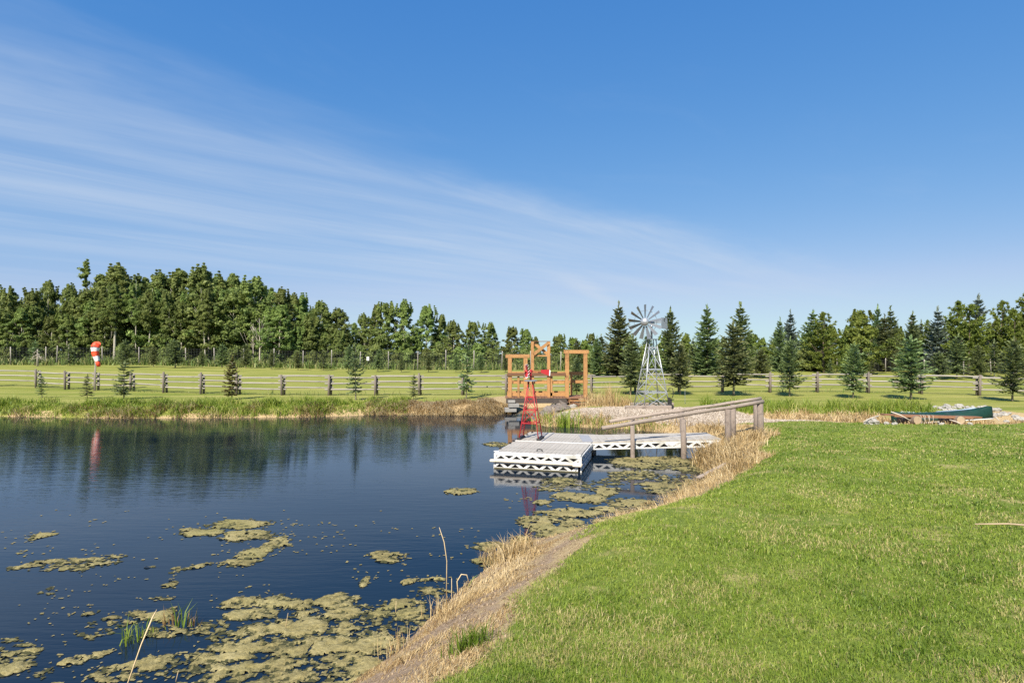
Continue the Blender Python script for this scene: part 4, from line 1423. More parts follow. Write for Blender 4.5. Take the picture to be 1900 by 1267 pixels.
wf2 = empty('wire_fence', (wx(1780, 52), 50, gz(wx(1780, 50), 50)), 0, 'wire mesh fence on pale posts among the right hand conifers', 'fence')
o2 = Vector(wf2.location)
pts2 = []
for px, D in [(1095, 56), (1142, 56), (1240, 56), (1392, 55), (1500, 55), (1553, 54), (1643, 53), (1715, 51), (1788, 49), (1839, 49), (1885, 49.5), (1940, 50)]:
    x = wx(px, D)
    p = Vector((x, D, gz(x, D)))
    pts2.append(p)
    link('post', post_me, wf2, loc=p - o2, rot=(random.uniform(-.03, .03), random.uniform(-.03, .03), 0), scale=(.8, .8, random.uniform(.60, .68)))
mb = MB()
mesh_run(mb, pts2, o2, 1.15)
tag(mb.build('wire_mesh', M['wire'], wf2), kind='stuff')
x = wx(683, 61.7)
sg = MB().box((0, 0, 0), (.26, .02, .40)).build('notice_board', M['white_paint'], None, loc=(x, 61.6, gz(x, 61.7) + 1.15))
tag(sg, 'small blank white notice hung on the wire fence', 'sign')

# ------------------------------------------------------------------ split rail fence
FP = [(-70, 40.5), (-10, 39.8), (69, 39.0), (123, 38), (178, 37.3), (244, 36.5), (305, 35.5), (374, 34.8), (441, 34.2), (524, 33.6), (611, 33.5), (697, 33.4), (778, 33.4),
      (858, 33.5), (939, 33.8), (1018, 34.4), (1097, 35), (1178, 35.8), (1259, 36.2), (1340, 36.3), (1428, 36), (1516, 35.8), (1610, 35.2), (1708, 34.3), (1815, 33.2), (1925, 32), (2040, 31)]
fc = empty('rail_fence', (0, 33.4, gz(0, 33.4)), 0, 'weathered three rail wooden fence crossing the whole meadow', 'fence')
fo = Vector(fc.location)
fpost = MB().tube((0, 0, -.2), (0, 0, 1.28), .072, .06, 8, wob=.06).mesh('rail fence post', M['post_wood'], True)
fpost2 = MB().tube((0, 0, -.2), (0, 0, 1.16), .075, .065, 8, wob=.06).mesh('rail fence back post', M['post_wood'], True)
rail_me = [MB().path([(-.5, 0, 0), (-.17, .004, .004), (.17, -.004, -.003), (.5, 0, 0)], [.044, .047, .043, .038], 8, wob=.08).mesh('rail', M['rail_wood'], True) for _ in range(3)]
fp = []
for px, D in FP:
    x = wx(px, D)
    fp.append(Vector((x, D, gz(x, D))))
for i, p in enumerate(fp):
    link('post', fpost, fc, loc=p - fo + Vector((0, -.11, 0)), rot=(random.uniform(-.03, .03), random.uniform(-.03, .03), random.uniform(0, 6)), scale=(1, 1, random.uniform(.94, 1.05)))
    link('post', fpost2, fc, loc=p - fo + Vector((.05, .15, 0)), rot=(random.uniform(-.03, .03), random.uniform(-.03, .03), random.uniform(0, 6)))
for i in range(len(fp) - 1):
    a, b = fp[i], fp[i + 1]
    d = (b - a).normalized()
    sgn = 1 if i % 2 else -1
    for zz in (.42, .76, 1.08):
        za = zz + sgn * .055 + random.uniform(-.025, .025)
        zb = zz + sgn * .055 + random.uniform(-.025, .025)
        p = a - d * .26 + Vector((0, .02 + .035 * sgn, za))
        q = b + d * .26 + Vector((0, .02 + .035 * sgn, zb))
        v = q - p
        link('rail', random.choice(rail_me), fc, loc=(p + q) / 2 - fo, rot=v.to_track_quat('X', 'Z').to_euler(), scale=(v.length, 1, 1))

# ------------------------------------------------------------------ wind sock
D = 36.9
x = wx(177, D)
ws = empty('wind_sock', (x, D, gz(x, D)), 0, 'red and white striped wind sock hanging limp on a thin pole', 'wind sock')
topz = hz(638, D) - gz(x, D)
MB().tube((0, 0, -.1), (0, 0, topz), .045, .035, 8).build('pole', M['pale_post'], ws, True)
ring = MB()
ring.lathe([(.20, -.02), (.24, -.02), (.24, .02), (.20, .02)], (.15, -.12, topz - .05), (.25, -.75, .6), 14)
ring.bar((0, 0, topz - .06), (.15, -.1, topz - .05), .03, .03)
ring.build('hoop', M['sock_red'], ws)
cp = [Vector((.15, -.12, topz - .04)), Vector((.17, -.26, topz - .26)), Vector((.20, -.30, topz - .50)), Vector((.24, -.30, topz - .80)), Vector((.34, -.29, topz - 1.12)), Vector((.43, -.28, topz - 1.46))]
cr = [.225, .225, .20, .17, .135, .09]
for i in range(5):
    mid = (cp[i] + cp[i + 1]) / 2 + Vector((random.uniform(-.02, .02), 0, 0))
    MB().path([cp[i], mid, cp[i + 1]], [cr[i] * .97, (cr[i] + cr[i + 1]) / 2 * 1.03, cr[i + 1] * .97], 18, cap=(i == 4), wob=.16).build('sock_band', M['sock_red'] if i % 2 == 0 else M['sock_white'], ws, True)

# ------------------------------------------------------------------ wooden footbridge
DK = .80
br = empty('wooden_footbridge', (0, 27.6, 0), 0, 'orange stained timber footbridge with three tall post frames', 'bridge')
YB = 27.6


def bx(px, dy=0.0):
    return wx(px, YB + dy)


def bz(py, dy=0.0):
    return hz(py, YB + dy)


PW = .19
xl, xr = bx(941), bx(1090)
WB = 1.25                                 # walkway width


def post(px, ztop, dy=0.0, w_=PW, z0=DK):
    xx = bx(px, dy)
    return MB().box((xx, dy, (z0 + ztop) / 2), (w_, w_, ztop - z0)).build('post', M['cedar'], br, bevel=.01)


# deck boards across the walkway
nb = 28
bw = (xr - xl + .2) / nb
bme = MB().box((0, 0, 0), (bw - .012, WB + .3, .045)).mesh('deck board', M['deck_wood'])
for i in range(nb):
    link('deck_plank', bme, br, loc=(xl - .1 + bw * (i + .5), WB / 2, DK - .022 + random.uniform(-.003, .003)))
for yy in (-.12, WB + .12):
    MB().box(((xl + xr) / 2 - .25, yy, DK - .17), (xr - xl - .4, .09, .24)).build('side_beam', M['dark_beam'], br)
for (a, b_) in ((xl, xr - .95),):
    MB().box(((a + b_) / 2, .02, DK + .13), (b_ - a, .05, .17)).build('kick_board', M['cedar'], br)
    MB().box(((a + b_) / 2, WB, DK + .13), (b_ - a, .05, .17)).build('kick_board', M['cedar'], br)
# frames: left, middle (tall, with crossed braces), right
zl, zm, zr = bz(664), bz(634), bz(656)
for px in (946, 975):
    post(px, zl)
MB().box(((bx(946) + bx(975)) / 2, 0, zl + .085), (bx(975) - bx(946) + .42, PW + .02, .17)).build('top_beam', M['cedar'], br, bevel=.01)
for px in (988, 1018):
    post(px, zm, 0, .15)
xa, xb = bx(988), bx(1018)
MB().box(((xa + xb) / 2, 0, zm + .015), (xb - xa + .16, .16, .03)).build('top_cap', M['cedar_dark'], br)
MB().box(((xa + xb) / 2, .02, bz(660)), (xb - xa - .15, .10, .07)).build('cross_beam', M['cedar'], br)
MB().bar((xa + .06, -.10, bz(657)), (xb - .02, -.10, zm - .06), .05, .15).build('brace', M['cedar'], br)
MB().bar((xa + .06, .06, zm - .06), (xb - .04, .06, bz(657)), .05, .14).build('brace', M['cedar'], br)
for px in (1052, 1086):
    post(px, zr)
MB().box(((bx(1052) + bx(1086)) / 2, 0, zr + .085), (bx(1086) - bx(1052) + .32, PW + .02, .17)).build('top_beam', M['cedar'], br, bevel=.01)
# short posts and rails, front side
post(962, bz(698), 0, .11)
post(1023, bz(694), .05, .11)
MB().box(((bx(941) + bx(1049)) / 2, -.125, bz(694.5)), (bx(1049) - bx(941), .045, .15)).build('upper_rail', M['cedar_dark'], br)  # front upper rail in a darker brown than the other rails
MB().box(((bx(951) + bx(1047)) / 2, .13, bz(709.5)), (bx(1047) - bx(951), .045, .14)).build('lower_rail', M['cedar'], br)
# back side
for px in (948, 985, 1022, 1060, 1084):
    post(px, bz(694), WB, .11)
MB().box(((bx(945, WB) + bx(1090, WB)) / 2 + .05, WB - .09, bz(694)), (bx(1090) - bx(945) + .1, .045, .17)).build('upper_rail', M['cedar'], br)
MB().box(((bx(945, WB) + bx(1090, WB)) / 2 + .05, WB - .09, bz(710)), (bx(1090) - bx(945) + .1, .045, .15)).build('lower_rail', M['cedar'], br)
# steps down towards the gravel
sx, sy = bx(1070), -.18
MB().box((sx, sy - .02, DK - .03), (1.05, .2, .06)).build('step_tread', M['deck_wood'], br)
for i in range(3):
    MB().box((sx + .12 + .11 * i, sy - .26 - .24 * i, DK - .14 - .125 * i), (1.0, .24, .045)).build('step_tread', M['cedar'] if i == 0 else M['deck_wood'], br)
for s_ in (-.42, .40):
    MB().bar((sx + s_ - .02, sy + .05, DK - .12), (sx + s_ + .40, sy - .95, gz(sx + s_ + .4, YB + sy - .95) - .02), .05, .2).build('step_stringer', M['cedar_dark'], br)


def rock_mesh(name, mat, seed, n1=7, n2=5):
    g = random.Random(seed)
    vs, fs = [], []
    sx_, sy_, sz_ = g.uniform(.8, 1.25), g.uniform(.75, 1.2), g.uniform(.55, .9)
    for i in range(n2 + 1):
        th = math.pi * i / n2
        for j in range(n1):
            ph = 2 * math.pi * j / n1 + .3 * i
            r = 1 + g.uniform(-.2, .2)
            vs.append((math.sin(th) * math.cos(ph) * r * sx_, math.sin(th) * math.sin(ph) * r * sy_, math.cos(th) * r * sz_))
    for i in range(n2):
        for j in range(n1):
            j2 = (j + 1) % n1
            fs.append((i * n1 + j, (i + 1) * n1 + j, (i + 1) * n1 + j2, i * n1 + j2))
    me = bpy.data.meshes.new(name)
    me.from_pydata(vs, [], fs)
    me.materials.append(mat)
    me.update()
    return me


RW = [rock_mesh('pale boulder', M['rock_white'], i) for i in range(5)]
RG = [rock_mesh('grey boulder', M['rock_grey'], 10 + i) for i in range(4)]


def rock(x, y, r, me, label, group=None, dz=0.0, cat='boulder'):
    o = link('boulder', me, None, loc=(x, y, gz(x, y) + r * .25 + dz), rot=(random.uniform(-.3, .3), random.uniform(-.3, .3), random.uniform(0, 6)), scale=(r, r, r))
    return tag(o, label, cat, group)


# concrete blocks and boulders round the inlet
for i, (px, yy, zz, sz) in enumerate([(947, 27.25, .22, (.55, .35, .20)), (953, 27.2, .43, (.5, .32, .18)), (949, 27.3, .61, (.34, .3, .12))]):
    o = MB().box((0, 0, 0), sz).build('concrete_block', M['concrete'], None, bevel=.015, loc=(wx(px, yy), yy, zz), rot=(0, 0, random.uniform(-.2, .2)))
    tag(o, ['lowest grey block of the pile under the left end of the bridge', 'middle grey block of the pile under the left end of the bridge', 'top grey block of the pile under the left end of the bridge'][i], 'concrete block', 'blocks under the bridge end')
IB = 'boulders lining the inlet under the bridge'
for (px, y_, r, k, lab) in [(958, 26.6, .34, RG[0], 'rounded grey boulder in the straw below the bridge left end'), (1048, 26.4, .26, RG[3], 'broad brownish boulder beside the bridge steps'),
                            (1033, 26.2, .30, RG[1], 'brown boulder left of the broad one by the steps'), (1022, 26.6, .34, RG[2], 'dark boulder in the shade of the bridge'),
                            (1012, 27.0, .30, RG[3], 'small dark boulder deep under the bridge'), (1030, 25.6, .18, RG[2], 'small brown boulder at the inlet edge'),
                            (1064, 26.5, .16, RW[1], 'pale boulder tucked under the bridge steps'), (1016, 25.7, .24, RG[0], 'low brown boulder at the waterline of the inlet'),
                            (1040, 27.6, .30, RG[1], 'boulder behind the steps under the bridge deck')]:
    rock(wx(px, y_), y_, r, k, lab, IB)

# ------------------------------------------------------------------ galvanised windmill
D = 25.9
wxm = wx(1209, D)
WZ = gz(wxm, D) + .02
wm = empty('steel_windmill', (wxm, D, WZ), 0, 'grey galvanised windmill on a four legged lattice tower', 'windmill')
hw, tw, HT = .61, .14, hz(630, D) - WZ
rotm = Matrix.Rotation(R(9), 3, 'Z')


def wl(sx_, sy_, z):
    t = z / HT
    k = hw * (1 - t) + tw * t
    return rotm @ Vector((sx_ * k, sy_ * k, z))


for sx_ in (-1, 1):
    for sy_ in (-1, 1):
        MB().tube(wl(sx_, sy_, -.03), wl(sx_, sy_, HT), .026, .022, 6).build('leg', M['galv'], wm, True)
lev = [hz(727, D) - WZ, hz(685, D) - WZ, hz(645, D) - WZ]
sides = [((-1, -1), (1, -1)), ((1, -1), (1, 1)), ((1, 1), (-1, 1)), ((-1, 1), (-1, -1))]
for z in lev:
    for (a, b_) in sides:
        MB().bar(wl(*a, z), wl(*b_, z), .012, .055).build('girt', M['galv'], wm)
zz = [.02] + lev
for i in range(3):
    for (a, b_) in sides:
        e = rotm @ Vector(((a[0] + b_[0]) * .01, (a[1] + b_[1]) * .01, 0))
        MB().bar(wl(*a, zz[i]) + e, wl(*b_, zz[i + 1] - .03) + e, .006, .032).build('brace', M['galv'], wm)
        MB().bar(wl(*b_, zz[i]) + e * 1.6, wl(*a, zz[i + 1] - .03) + e * 1.6, .006, .032).build('brace', M['galv'], wm)
MB().box((0, 0, HT + .01), (.46, .46, .03)).build('head_plate', M['galv_dark'], wm)
hubz = hz(598, D) - WZ
hub = rotm @ Vector((-.05, -.22, 0)) * 1.0
hub = Vector((wx(1197, D - .35) - wxm, -.35, hubz))
axis = Vector((-.50, -.866, .0)).normalized()         # wheel faces the viewer, a little to the left
MB().tube((0, 0, HT), (0, 0, hubz + .06), .045, n=8).build('mast', M['galv_dark'], wm, True)
MB().tube(hub - axis * .0, Vector((0, 0, hubz)) - axis * .25, .05, n=8).build('axle', M['galv_dark'], wm, True)
prof = [(.19 * math.sin(t), .16 * math.cos(t)) for t in np.linspace(math.pi * .97, .03, 10)]
MB().lathe(prof, hub + axis * .06, axis, 18).build('hub', M['galv'], wm, True)
ux = axis.cross(Vector((0, 0, 1))).normalized()
uy = ux.cross(axis)
for k in range(13):
    a = 2 * math.pi * (k + .25) / 13
    rd = ux * math.cos(a) + uy * math.sin(a)
    tg = -ux * math.sin(a) + uy * math.cos(a)
    pw = (tg * .68 + axis * .73).normalized()
    p0, p1 = hub + rd * .20, hub + rd * .78
    pts = [p0 - pw * .045, p1 - pw * .105, p1 + pw * .105, p0 + pw * .045]
    MB().poly(pts, .006, rd.cross(pw)).build('blade', M['blade_steel'], wm)
rp = []
for k in range(33):
    a = 2 * math.pi * k / 32
    rp.append(hub - axis * .05 + (ux * math.cos(a) + uy * math.sin(a)) * .52)
MB().path(rp, .010, 5, cap=False).build('wheel_ring', M['galv_dark'], wm, True)
tb = Vector((0, 0, hubz)) - axis * .2
te = Vector((wx(1227, D + .3) - wxm, .3, hubz + .03))
tdir = Vector((wx(1240, D + .55) - wx(1210, D), .55, 0)).normalized()
MB().bar(tb, te, .02, .10).build('tail_boom', M['galv'], wm)
mb = MB()
for s_ in (0, 1):
    z1, z2 = (hubz + .02, hubz + .24) if s_ else (hubz - .26, hubz + .01)
    mb.poly([te + Vector((0, 0, z1 - te.z)), te + tdir * .40 + Vector((0, 0, z1 - .03 - te.z)), te + tdir * .38 + Vector((0, 0, z2 - te.z)), te + Vector((0, 0, z2 - te.z))], .012, tdir.cross(Vector((0, 0, 1))))
tl = mb.build('tail_fin', M['galv_dark'], wm)
em = MB()
ec = te + tdir * .22 + Vector((0, -.012, .10))
em.path([ec + tdir * (.045 * math.cos(a)) + Vector((0, 0, .06 * math.sin(a))) for a in np.linspace(.9, 5.2, 9)], .014, 5)
em.build('tail_mark', M['black'], tl)
# aeration compressor and hose on the tower foot
cp_ = wl(1, -1, .10) + Vector((-.02, -.16, 0))
cmb = MB()
cmb.lathe([(.13, -.04), (.15, -.02), (.15, .02), (.13, .04)], cp_ + Vector((0, -.05, -.02)), (0, 1, 0), 14)
cmb.box(cp_ + Vector((0, .06, .16)), (.16, .14, .24))
cmb.lathe([(.07, 0), (.07, .12)], cp_ + Vector((-.03, .04, .28)), (0, 0, 1), 10)
cm = cmb.build('air_compressor', M['black'], wm)
MB().path([cp_ + Vector((.05, .04, .25)), cp_ + Vector((.16, .04, .55)), cp_ + Vector((.13, .06, .80)), cp_ + Vector((-.02, .1, .82)), cp_ + Vector((-.05, .2, .65))], .016, 6).build('air_hose', M['black'], wm, True)
MB().path([wl(-1, 1, .05) + Vector((.2, 0, 0)), Vector((.1, .1, .35)), Vector((.25, 0, .5)), Vector((.22, 0, HT))], .010, 5).build('air_hose', M['black'], wm, True)
# timber sill under the tower
for i, (y_, xa_, xb_, r) in enumerate([(D - .88, 1160, 1246, .10), (D + .80, 1170, 1250, .09)]):
    a, b_ = wx(xa_, y_), wx(xb_, y_)
    t = MB().bar((0, 0, 0), (b_ - a, .05, .0), .2, .2).build('timber_sill', M['handrail'], None, bevel=.02, loc=(a, y_, gz((a + b_) / 2, y_) + .07))
    tag(t, ['weathered squared timber lying before the windmill feet', 'weathered timber lying behind the windmill feet'][i], 'timber', 'timbers under the windmill')

# ------------------------------------------------------------------ floating dock
A15 = R(-15)
TOP = .40
dock = empty('floating_dock', (-.42, 14.2, 0), A15, 'white plastic floating dock with triangular cut outs and beige decking', 'dock')
DWX = 2.13


def truss(parent, name, length, z0, z1, n, depth, mat, axis='x', start=(0, 0), gap=None):
    """panel with alternating triangular openings, built as chords and slanted webs"""
    mb = MB()
    hgt = z1 - z0
    ch = hgt * .19

    def P(u, z, v=0.0):
        return Vector((start[0] + u, start[1] + v, z)) if axis == 'x' else Vector((start[0] + v, start[1] + u, z))
    up = (0, 1, 0) if axis == 'x' else (1, 0, 0)
    def quad(pts):
        mb.poly([P(u, z) for u, z in pts], depth, up)
    quad([(0, z0), (length, z0), (length, z0 + ch), (0, z0 + ch)])
    quad([(0, z1 - ch * 1.3), (length, z1 - ch * 1.3), (length, z1), (0, z1)])
    za, zb = z0 + ch, z1 - ch * 1.3
    mrg = length * .018 + .02
    pit = (length - 2 * mrg) / n
    wb = pit * .23
    quad([(0, za), (mrg * .6, za), (mrg * .6, zb), (0, zb)])
    quad([(length - mrg * .6, za), (length, za), (length, zb), (length - mrg * .6, zb)])
    for i in range(n + 1):
        u = mrg + pit * i
        # web leans between an upright triangle and an inverted one
        s = 1 if i % 2 else -1
        sl = pit * .32 * s
        quad([(max(0, min(length, u - wb + sl)), za), (max(0, min(length, u + wb + sl)), za), (max(0, min(length, u + wb - sl)), zb), (max(0, min(length, u - wb - sl)), zb)])
        if gap and gap[0] <= i < gap[1]:
            quad([(u, za), (u + pit, za), (u + pit, zb), (u, zb)])
    return mb.build(name, mat, parent)


SEC = [(0, 1.92), (1.97, 3.82)]
for si, (y0, y1) in enumerate(SEC):
    xs0 = 0 if si == 0 else .78
    MB().box(((xs0 + DWX) / 2, (y0 + y1) / 2, .13), (DWX - xs0 - .10, y1 - y0 - .10, .50)).build('float', M['float_black'], dock)
    npl = 20 if si == 0 else 13
    pw = (DWX - xs0) / npl
    dme = MB().box((0, 0, 0), (pw - .004, y1 - y0 - .06, .03)).mesh('dock decking plank', M['deck_plastic'])
    for i in range(npl):
        link('deck_plank', dme, dock, loc=(xs0 + pw * (i + .5), (y0 + y1) / 2 + .03, TOP - .012 + random.uniform(-.001, .001)))
    MB().box(((xs0 + DWX) / 2, y0 + .03, TOP - .012), (DWX - xs0 + .02, .055, .034)).build('edge_trim', M['white_plastic'], dock, bevel=.006)
MB().box((DWX / 2, 1.945, TOP - .01), (DWX + .04, .05, .04)).build('edge_trim', M['white_plastic'], dock, bevel=.006)
# narrow second section that carries the red windmill
MB().box((.38, 2.9, .13), (.64, 1.82, .50)).build('float', M['float_black'], dock)
nme = MB().box((0, 0, 0), (.118, 1.84, .03)).mesh('narrow decking plank', M['deck_plastic'])
for i in range(6):
    link('deck_plank', nme, dock, loc=(.06 + .125 * i, 2.9, TOP - .005))
MB().box((.755, 2.9, TOP + .004), (.03, 1.9, .02)).build('edge_trim', M['hinge_grey'], dock)
truss(dock, 'front_fascia', DWX, .215, TOP - .03, 10, .03, M['white_plastic'], 'x', (0, -.016))
truss(dock, 'front_fascia', DWX - .02, .0, .175, 10, .03, M['white_plastic'], 'x', (-.03, -.02))
truss(dock, 'side_fascia', 1.92, .215, TOP - .03, 9, .03, M['white_plastic'], 'y', (DWX + .016, 0))
truss(dock, 'side_fascia', 1.92, .0, .175, 9, .03, M['white_plastic'], 'y', (DWX + .016, 0))
truss(dock, 'side_fascia', 1.92, .215, TOP - .03, 9, .03, M['white_plastic'], 'y', (-.016, 0))
truss(dock, 'side_fascia', 1.92, .0, .175, 9, .03, M['white_plastic'], 'y', (-.016, 0))
truss(dock, 'side_fascia', 1.85, .215, TOP - .03, 9, .03, M['white_plastic'], 'y', (-.016, 1.97))
truss(dock, 'side_fascia', 1.85, .215, TOP - .03, 9, .03, M['white_plastic'], 'y', (DWX + .016, 1.97))
M['scum'] = simple('waterline scum', (0.085, 0.075, 0.035), .8, var=.4, scale=9)
MB().box((DWX / 2 - .03, -.040, .012), (DWX - .03, .012, .030)).build('scum_line', M['scum'], dock)
MB().box((DWX + .036, .96, .012), (.012, 1.90, .030)).build('scum_line', M['scum'], dock)
MB().tube((-.10, -.075, .195), (DWX + .06, -.075, .195), .033, n=10).build('bumper_rail', M['bumper'], dock, True)
MB().box((DWX - .06, -.08, .19), (.22, .10, .075)).build('bumper_end', M['bumper'], dock, bevel=.015)
MB().box((-.04, -.07, .20), (.14, .10, .06)).build('bumper_end', M['bumper'], dock, bevel=.015)
for (x_, y_) in ((.02, .06), (DWX - .05, .06)):
    MB().box((x_, y_, TOP + .012), (.13, .10, .022)).build('corner_plate', M['white_plastic'], dock, bevel=.008)
for (x_, y_) in ((.0, .45), (.02, 1.35), (.02, 1.75), (.05, 2.5), (.08, 3.1), (.12, 3.6)):
    MB().lathe([(.035, 0), (.035, .03), (.02, .045)], (x_, y_, TOP), (0, 0, 1), 8).build('cleat', M['black'], dock)
MB().path([(.99, .34, TOP), (1.0, .34, TOP + .05), (1.06, .34, TOP + .06), (1.12, .34, TOP + .05), (1.13, .34, TOP)], .014, 6).build('lift_handle', M['black'], dock, True)
for i in range(9):
    MB().lathe([(.012, 0), (.012, .006)], (.2 + .22 * i, .065, TOP + .002), (0, 0, 1), 6).build('screw_head', M['black'], dock)

# ------------------------------------------------------------------ gangway
gw = empty('dock_gangway', (2.22, 15.82, 0), R(-1.5), 'white gangway with triangular cut outs linking dock and bank', 'gangway')
GL, GWD = 3.55, 1.35
gtop = lambda u: .40 + .045 * u / 1.0 * .6
mbx = truss(gw, 'side_fascia', GL, .19, .375, 15, .03, M['white_plastic'], 'x', (0, 0), gap=(9, 11))
mbx.rotation_euler = (0, -R(1.5), 0)
g2_ = truss(gw, 'side_fascia', GL, .19, .375, 15, .03, M['white_plastic'], 'x', (0, GWD))
g2_.rotation_euler = (0, -R(1.5), 0)
pg = MB().box((0, 0, 0), (.232, GWD + .04, .03)).mesh('gangway plank', M['deck_plastic'])
for i in range(15):
    u = .02 + .237 * (i + .5)
    link('deck_plank', pg, gw, loc=(u, GWD / 2, .392 + u * math.sin(R(1.5))), rot=(0, -R(1.5), 0))
MB().box((1.75, GWD * .5, .27 + .045), (3.3, GWD - .1, .10), Matrix.Rotation(-R(1.5), 3, 'Y')).build('under_frame', M['float_black'], gw)
MB().box((-.10, GWD / 2, .405), (.30, GWD, .012)).build('hinge_plate', M['hinge_grey'], gw)
MB().bar((.5, .55, .425), (3.5, .75, .51), .05, .022).build('centre_seam', M['hinge_grey'], gw)

# ------------------------------------------------------------------ sloping handrails on posts
def handrail(label, a, b, posts, r):
    h = empty('handrail', (a[0], a[1], 0), 0, label, 'handrail', 'handrails beside the gangway')
    o = Vector((a[0], a[1], 0))
    A_, B_ = Vector(a), Vector(b)
    n = 9
    pts = [A_.lerp(B_, i / n) + Vector((0, random.uniform(-.008, .008), random.uniform(-.012, .012))) - o for i in range(n + 1)]
    MB().path(pts, [r * random.uniform(.94, 1.06) for _ in pts], 10, wob=.05).build('rail', M['handrail'], h, True)
    for (px, y_, tz, w_) in posts:
        xx = wx(px, y_)
        t = (xx - A_.x) / (B_.x - A_.x)
        zt = A_.z + (B_.z - A_.z) * t - r * .8 + tz
        zb = min(gz(xx, y_), 0) - .4 if gz(xx, y_) < .05 else gz(xx, y_) - .2
        p0 = Vector((xx, y_, zb)) - o
        p1 = Vector((xx - .015, y_, zt)) - o
        MB().path([p0, p0.lerp(p1, .5) + Vector((random.uniform(-.01, .01), 0, 0)), p1], [w_ * 1.06, w_, w_ * .95], 9, wob=.05).build('post', M['handpost'], h, True)
    return h


fa, fb = (wx(1117, 15.45), 15.45, hz(794.5, 15.45)), (wx(1416, 16.6), 16.6, hz(745.5, 16.6))
ya = lambda px: 15.45 + (16.6 - 15.45) * (px - 1117) / (1416 - 1117)
handrail('nearer sloping wooden handrail on grey posts by the gangway', fa, fb, [(1174.5, 15.55, 0, .062), (1268.5, 15.5, 0, .075), (1351, 16.3, 0, .085), (1411, 16.62, 0, .09)], .058)
ra, rb = (wx(1131, 16.9), 16.9, hz(781, 16.9)), (wx(1412, 18.0), 18.0, hz(739.5, 18.0))
handrail('farther sloping wooden handrail behind the first one', ra, rb, [(1175, 17.28, 0, .062), (1266, 17.3, 0, .07), (1361, 17.7, 0, .085), (1404, 17.9, 0, .09)], .052)

# ------------------------------------------------------------------ small red windmill on the dock
rw_p = dock.location + Matrix.Rotation(A15, 3, 'Z') @ Vector((.36, 2.36, 0))
rw_ = empty('red_windmill', (rw_p.x, rw_p.y, TOP + .008), A15, 'small red garden windmill standing on the corner of the dock', 'windmill')
Dr = rw_p.y
HR = hz(707, Dr) - TOP
b0, b1 = .285, .055


def rl(sx_, sy_, z):
    t = z / HR
    k = b0 * (1 - t) + b1 * t
    return Vector((sx_ * k, sy_ * k * .9, z))


for sx_ in (-1, 1):
    for sy_ in (-1, 1):
        MB().tube(rl(sx_, sy_, 0), rl(sx_, sy_, HR), .016, .013, 6).build('leg', M['red_paint'], rw_, True)
for z in (HR * .28, HR * .50, HR * .72):
    for (a, b_) in sides:
        MB().bar(rl(*a, z), rl(*b_, z), .012, .022).build('girt', M['red_paint'], rw_)
for (za, zb) in ((HR * .28, HR * .50), (HR * .50, HR * .72)):
    for (a, b_) in (sides[0], sides[2]):
        MB().tube(rl(*a, za), rl(*b_, zb), .007, n=5).build('brace', M['red_paint'], rw_)
        MB().tube(rl(*b_, za) + Vector((0, .014, 0)), rl(*a, zb) + Vector((0, .014, 0)), .007, n=5).build('brace', M['red_paint'], rw_)
for i in range(13):
    z = HR * (.06 + .045 * i)
    p, q = rl(-1, -1, z), rl(-1, 1, z)
    MB().tube(p, q, .008, n=5).build('ladder_rung', M['red_paint'], rw_)
for s_ in (-1, 1):
    MB().box(rl(s_, 0, 0) + Vector((0, 0, .03)), (.12, .58, .055)).build('foot_block', M['black'], rw_, bevel=.02)
MB().lathe([(.15, -.012), (.19, -.012), (.19, .02), (.15, .025)], (0, 0, HR), (0, 0, 1), 14).build('platform', M['galv_dark'], rw_)
zh = hz(689, Dr) - TOP
MB().tube((0, 0, HR), (0, 0, zh + .05), .035, .028, 8).build('mast', M['red_paint'], rw_, True)
Rz = Matrix.Rotation(-A15, 3, 'Z')
ax = (Rz @ Vector((-.96, -.28, 0))).normalized()
hb = Vector((0, 0, zh)) + ax * .12
MB().tube(Vector((0, 0, zh)) - ax * .05, hb + ax * .05, .03, n=8).build('hub', M['red_paint'], rw_, True)
ux = ax.cross(Vector((0, 0, 1))).normalized()
uy = ux.cross(ax)
for k in range(14):
    a = 2 * math.pi * k / 14
    rd = ux * math.cos(a) + uy * math.sin(a)
    tg = -ux * math.sin(a) + uy * math.cos(a)
    pw = (tg * .75 + ax * .65).normalized()
    p0, p1 = hb + rd * .04, hb + rd * .185
    bl = MB().poly([p0 - pw * .012, p1 - pw * .04, p1 + pw * .04, p0 + pw * .012], .004, rd.cross(pw)).build('blade', M['red_paint'], rw_)
    MB().poly([p1 - pw * .038, p1 + rd * .016 - pw * .04, p1 + rd * .016 + pw * .04, p1 + pw * .038], .005, rd.cross(pw)).build('blade_tip', M['white_paint'], bl)
td = (Rz @ Vector((.985, .17, 0))).normalized()
tp = Vector((0, 0, zh))
up = Vector((0, 0, 1))
MB().tube(tp, tp + td * .36 + up * .02, .008, n=5).build('tail_rod', M['red_paint'], rw_)
MB().tube(tp - up * .03, tp + td * .36 - up * .03, .008, n=5).build('tail_rod', M['red_paint'], rw_)
nv = td.cross(up)
tv = MB().poly([tp + td * .30 + up * .035, tp + td * .55 + up * .045, tp + td * .54 - up * .135, tp + td * .30 - up * .045], .010, nv).build('tail_vane', M['red_paint'], rw_)
MB().poly([tp + td * .552 + up * .04, tp + td * .585 + up * .015, tp + td * .57 - up * .14, tp + td * .542 - up * .135], .012, nv).build('vane_edge', M['white_paint'], tv)

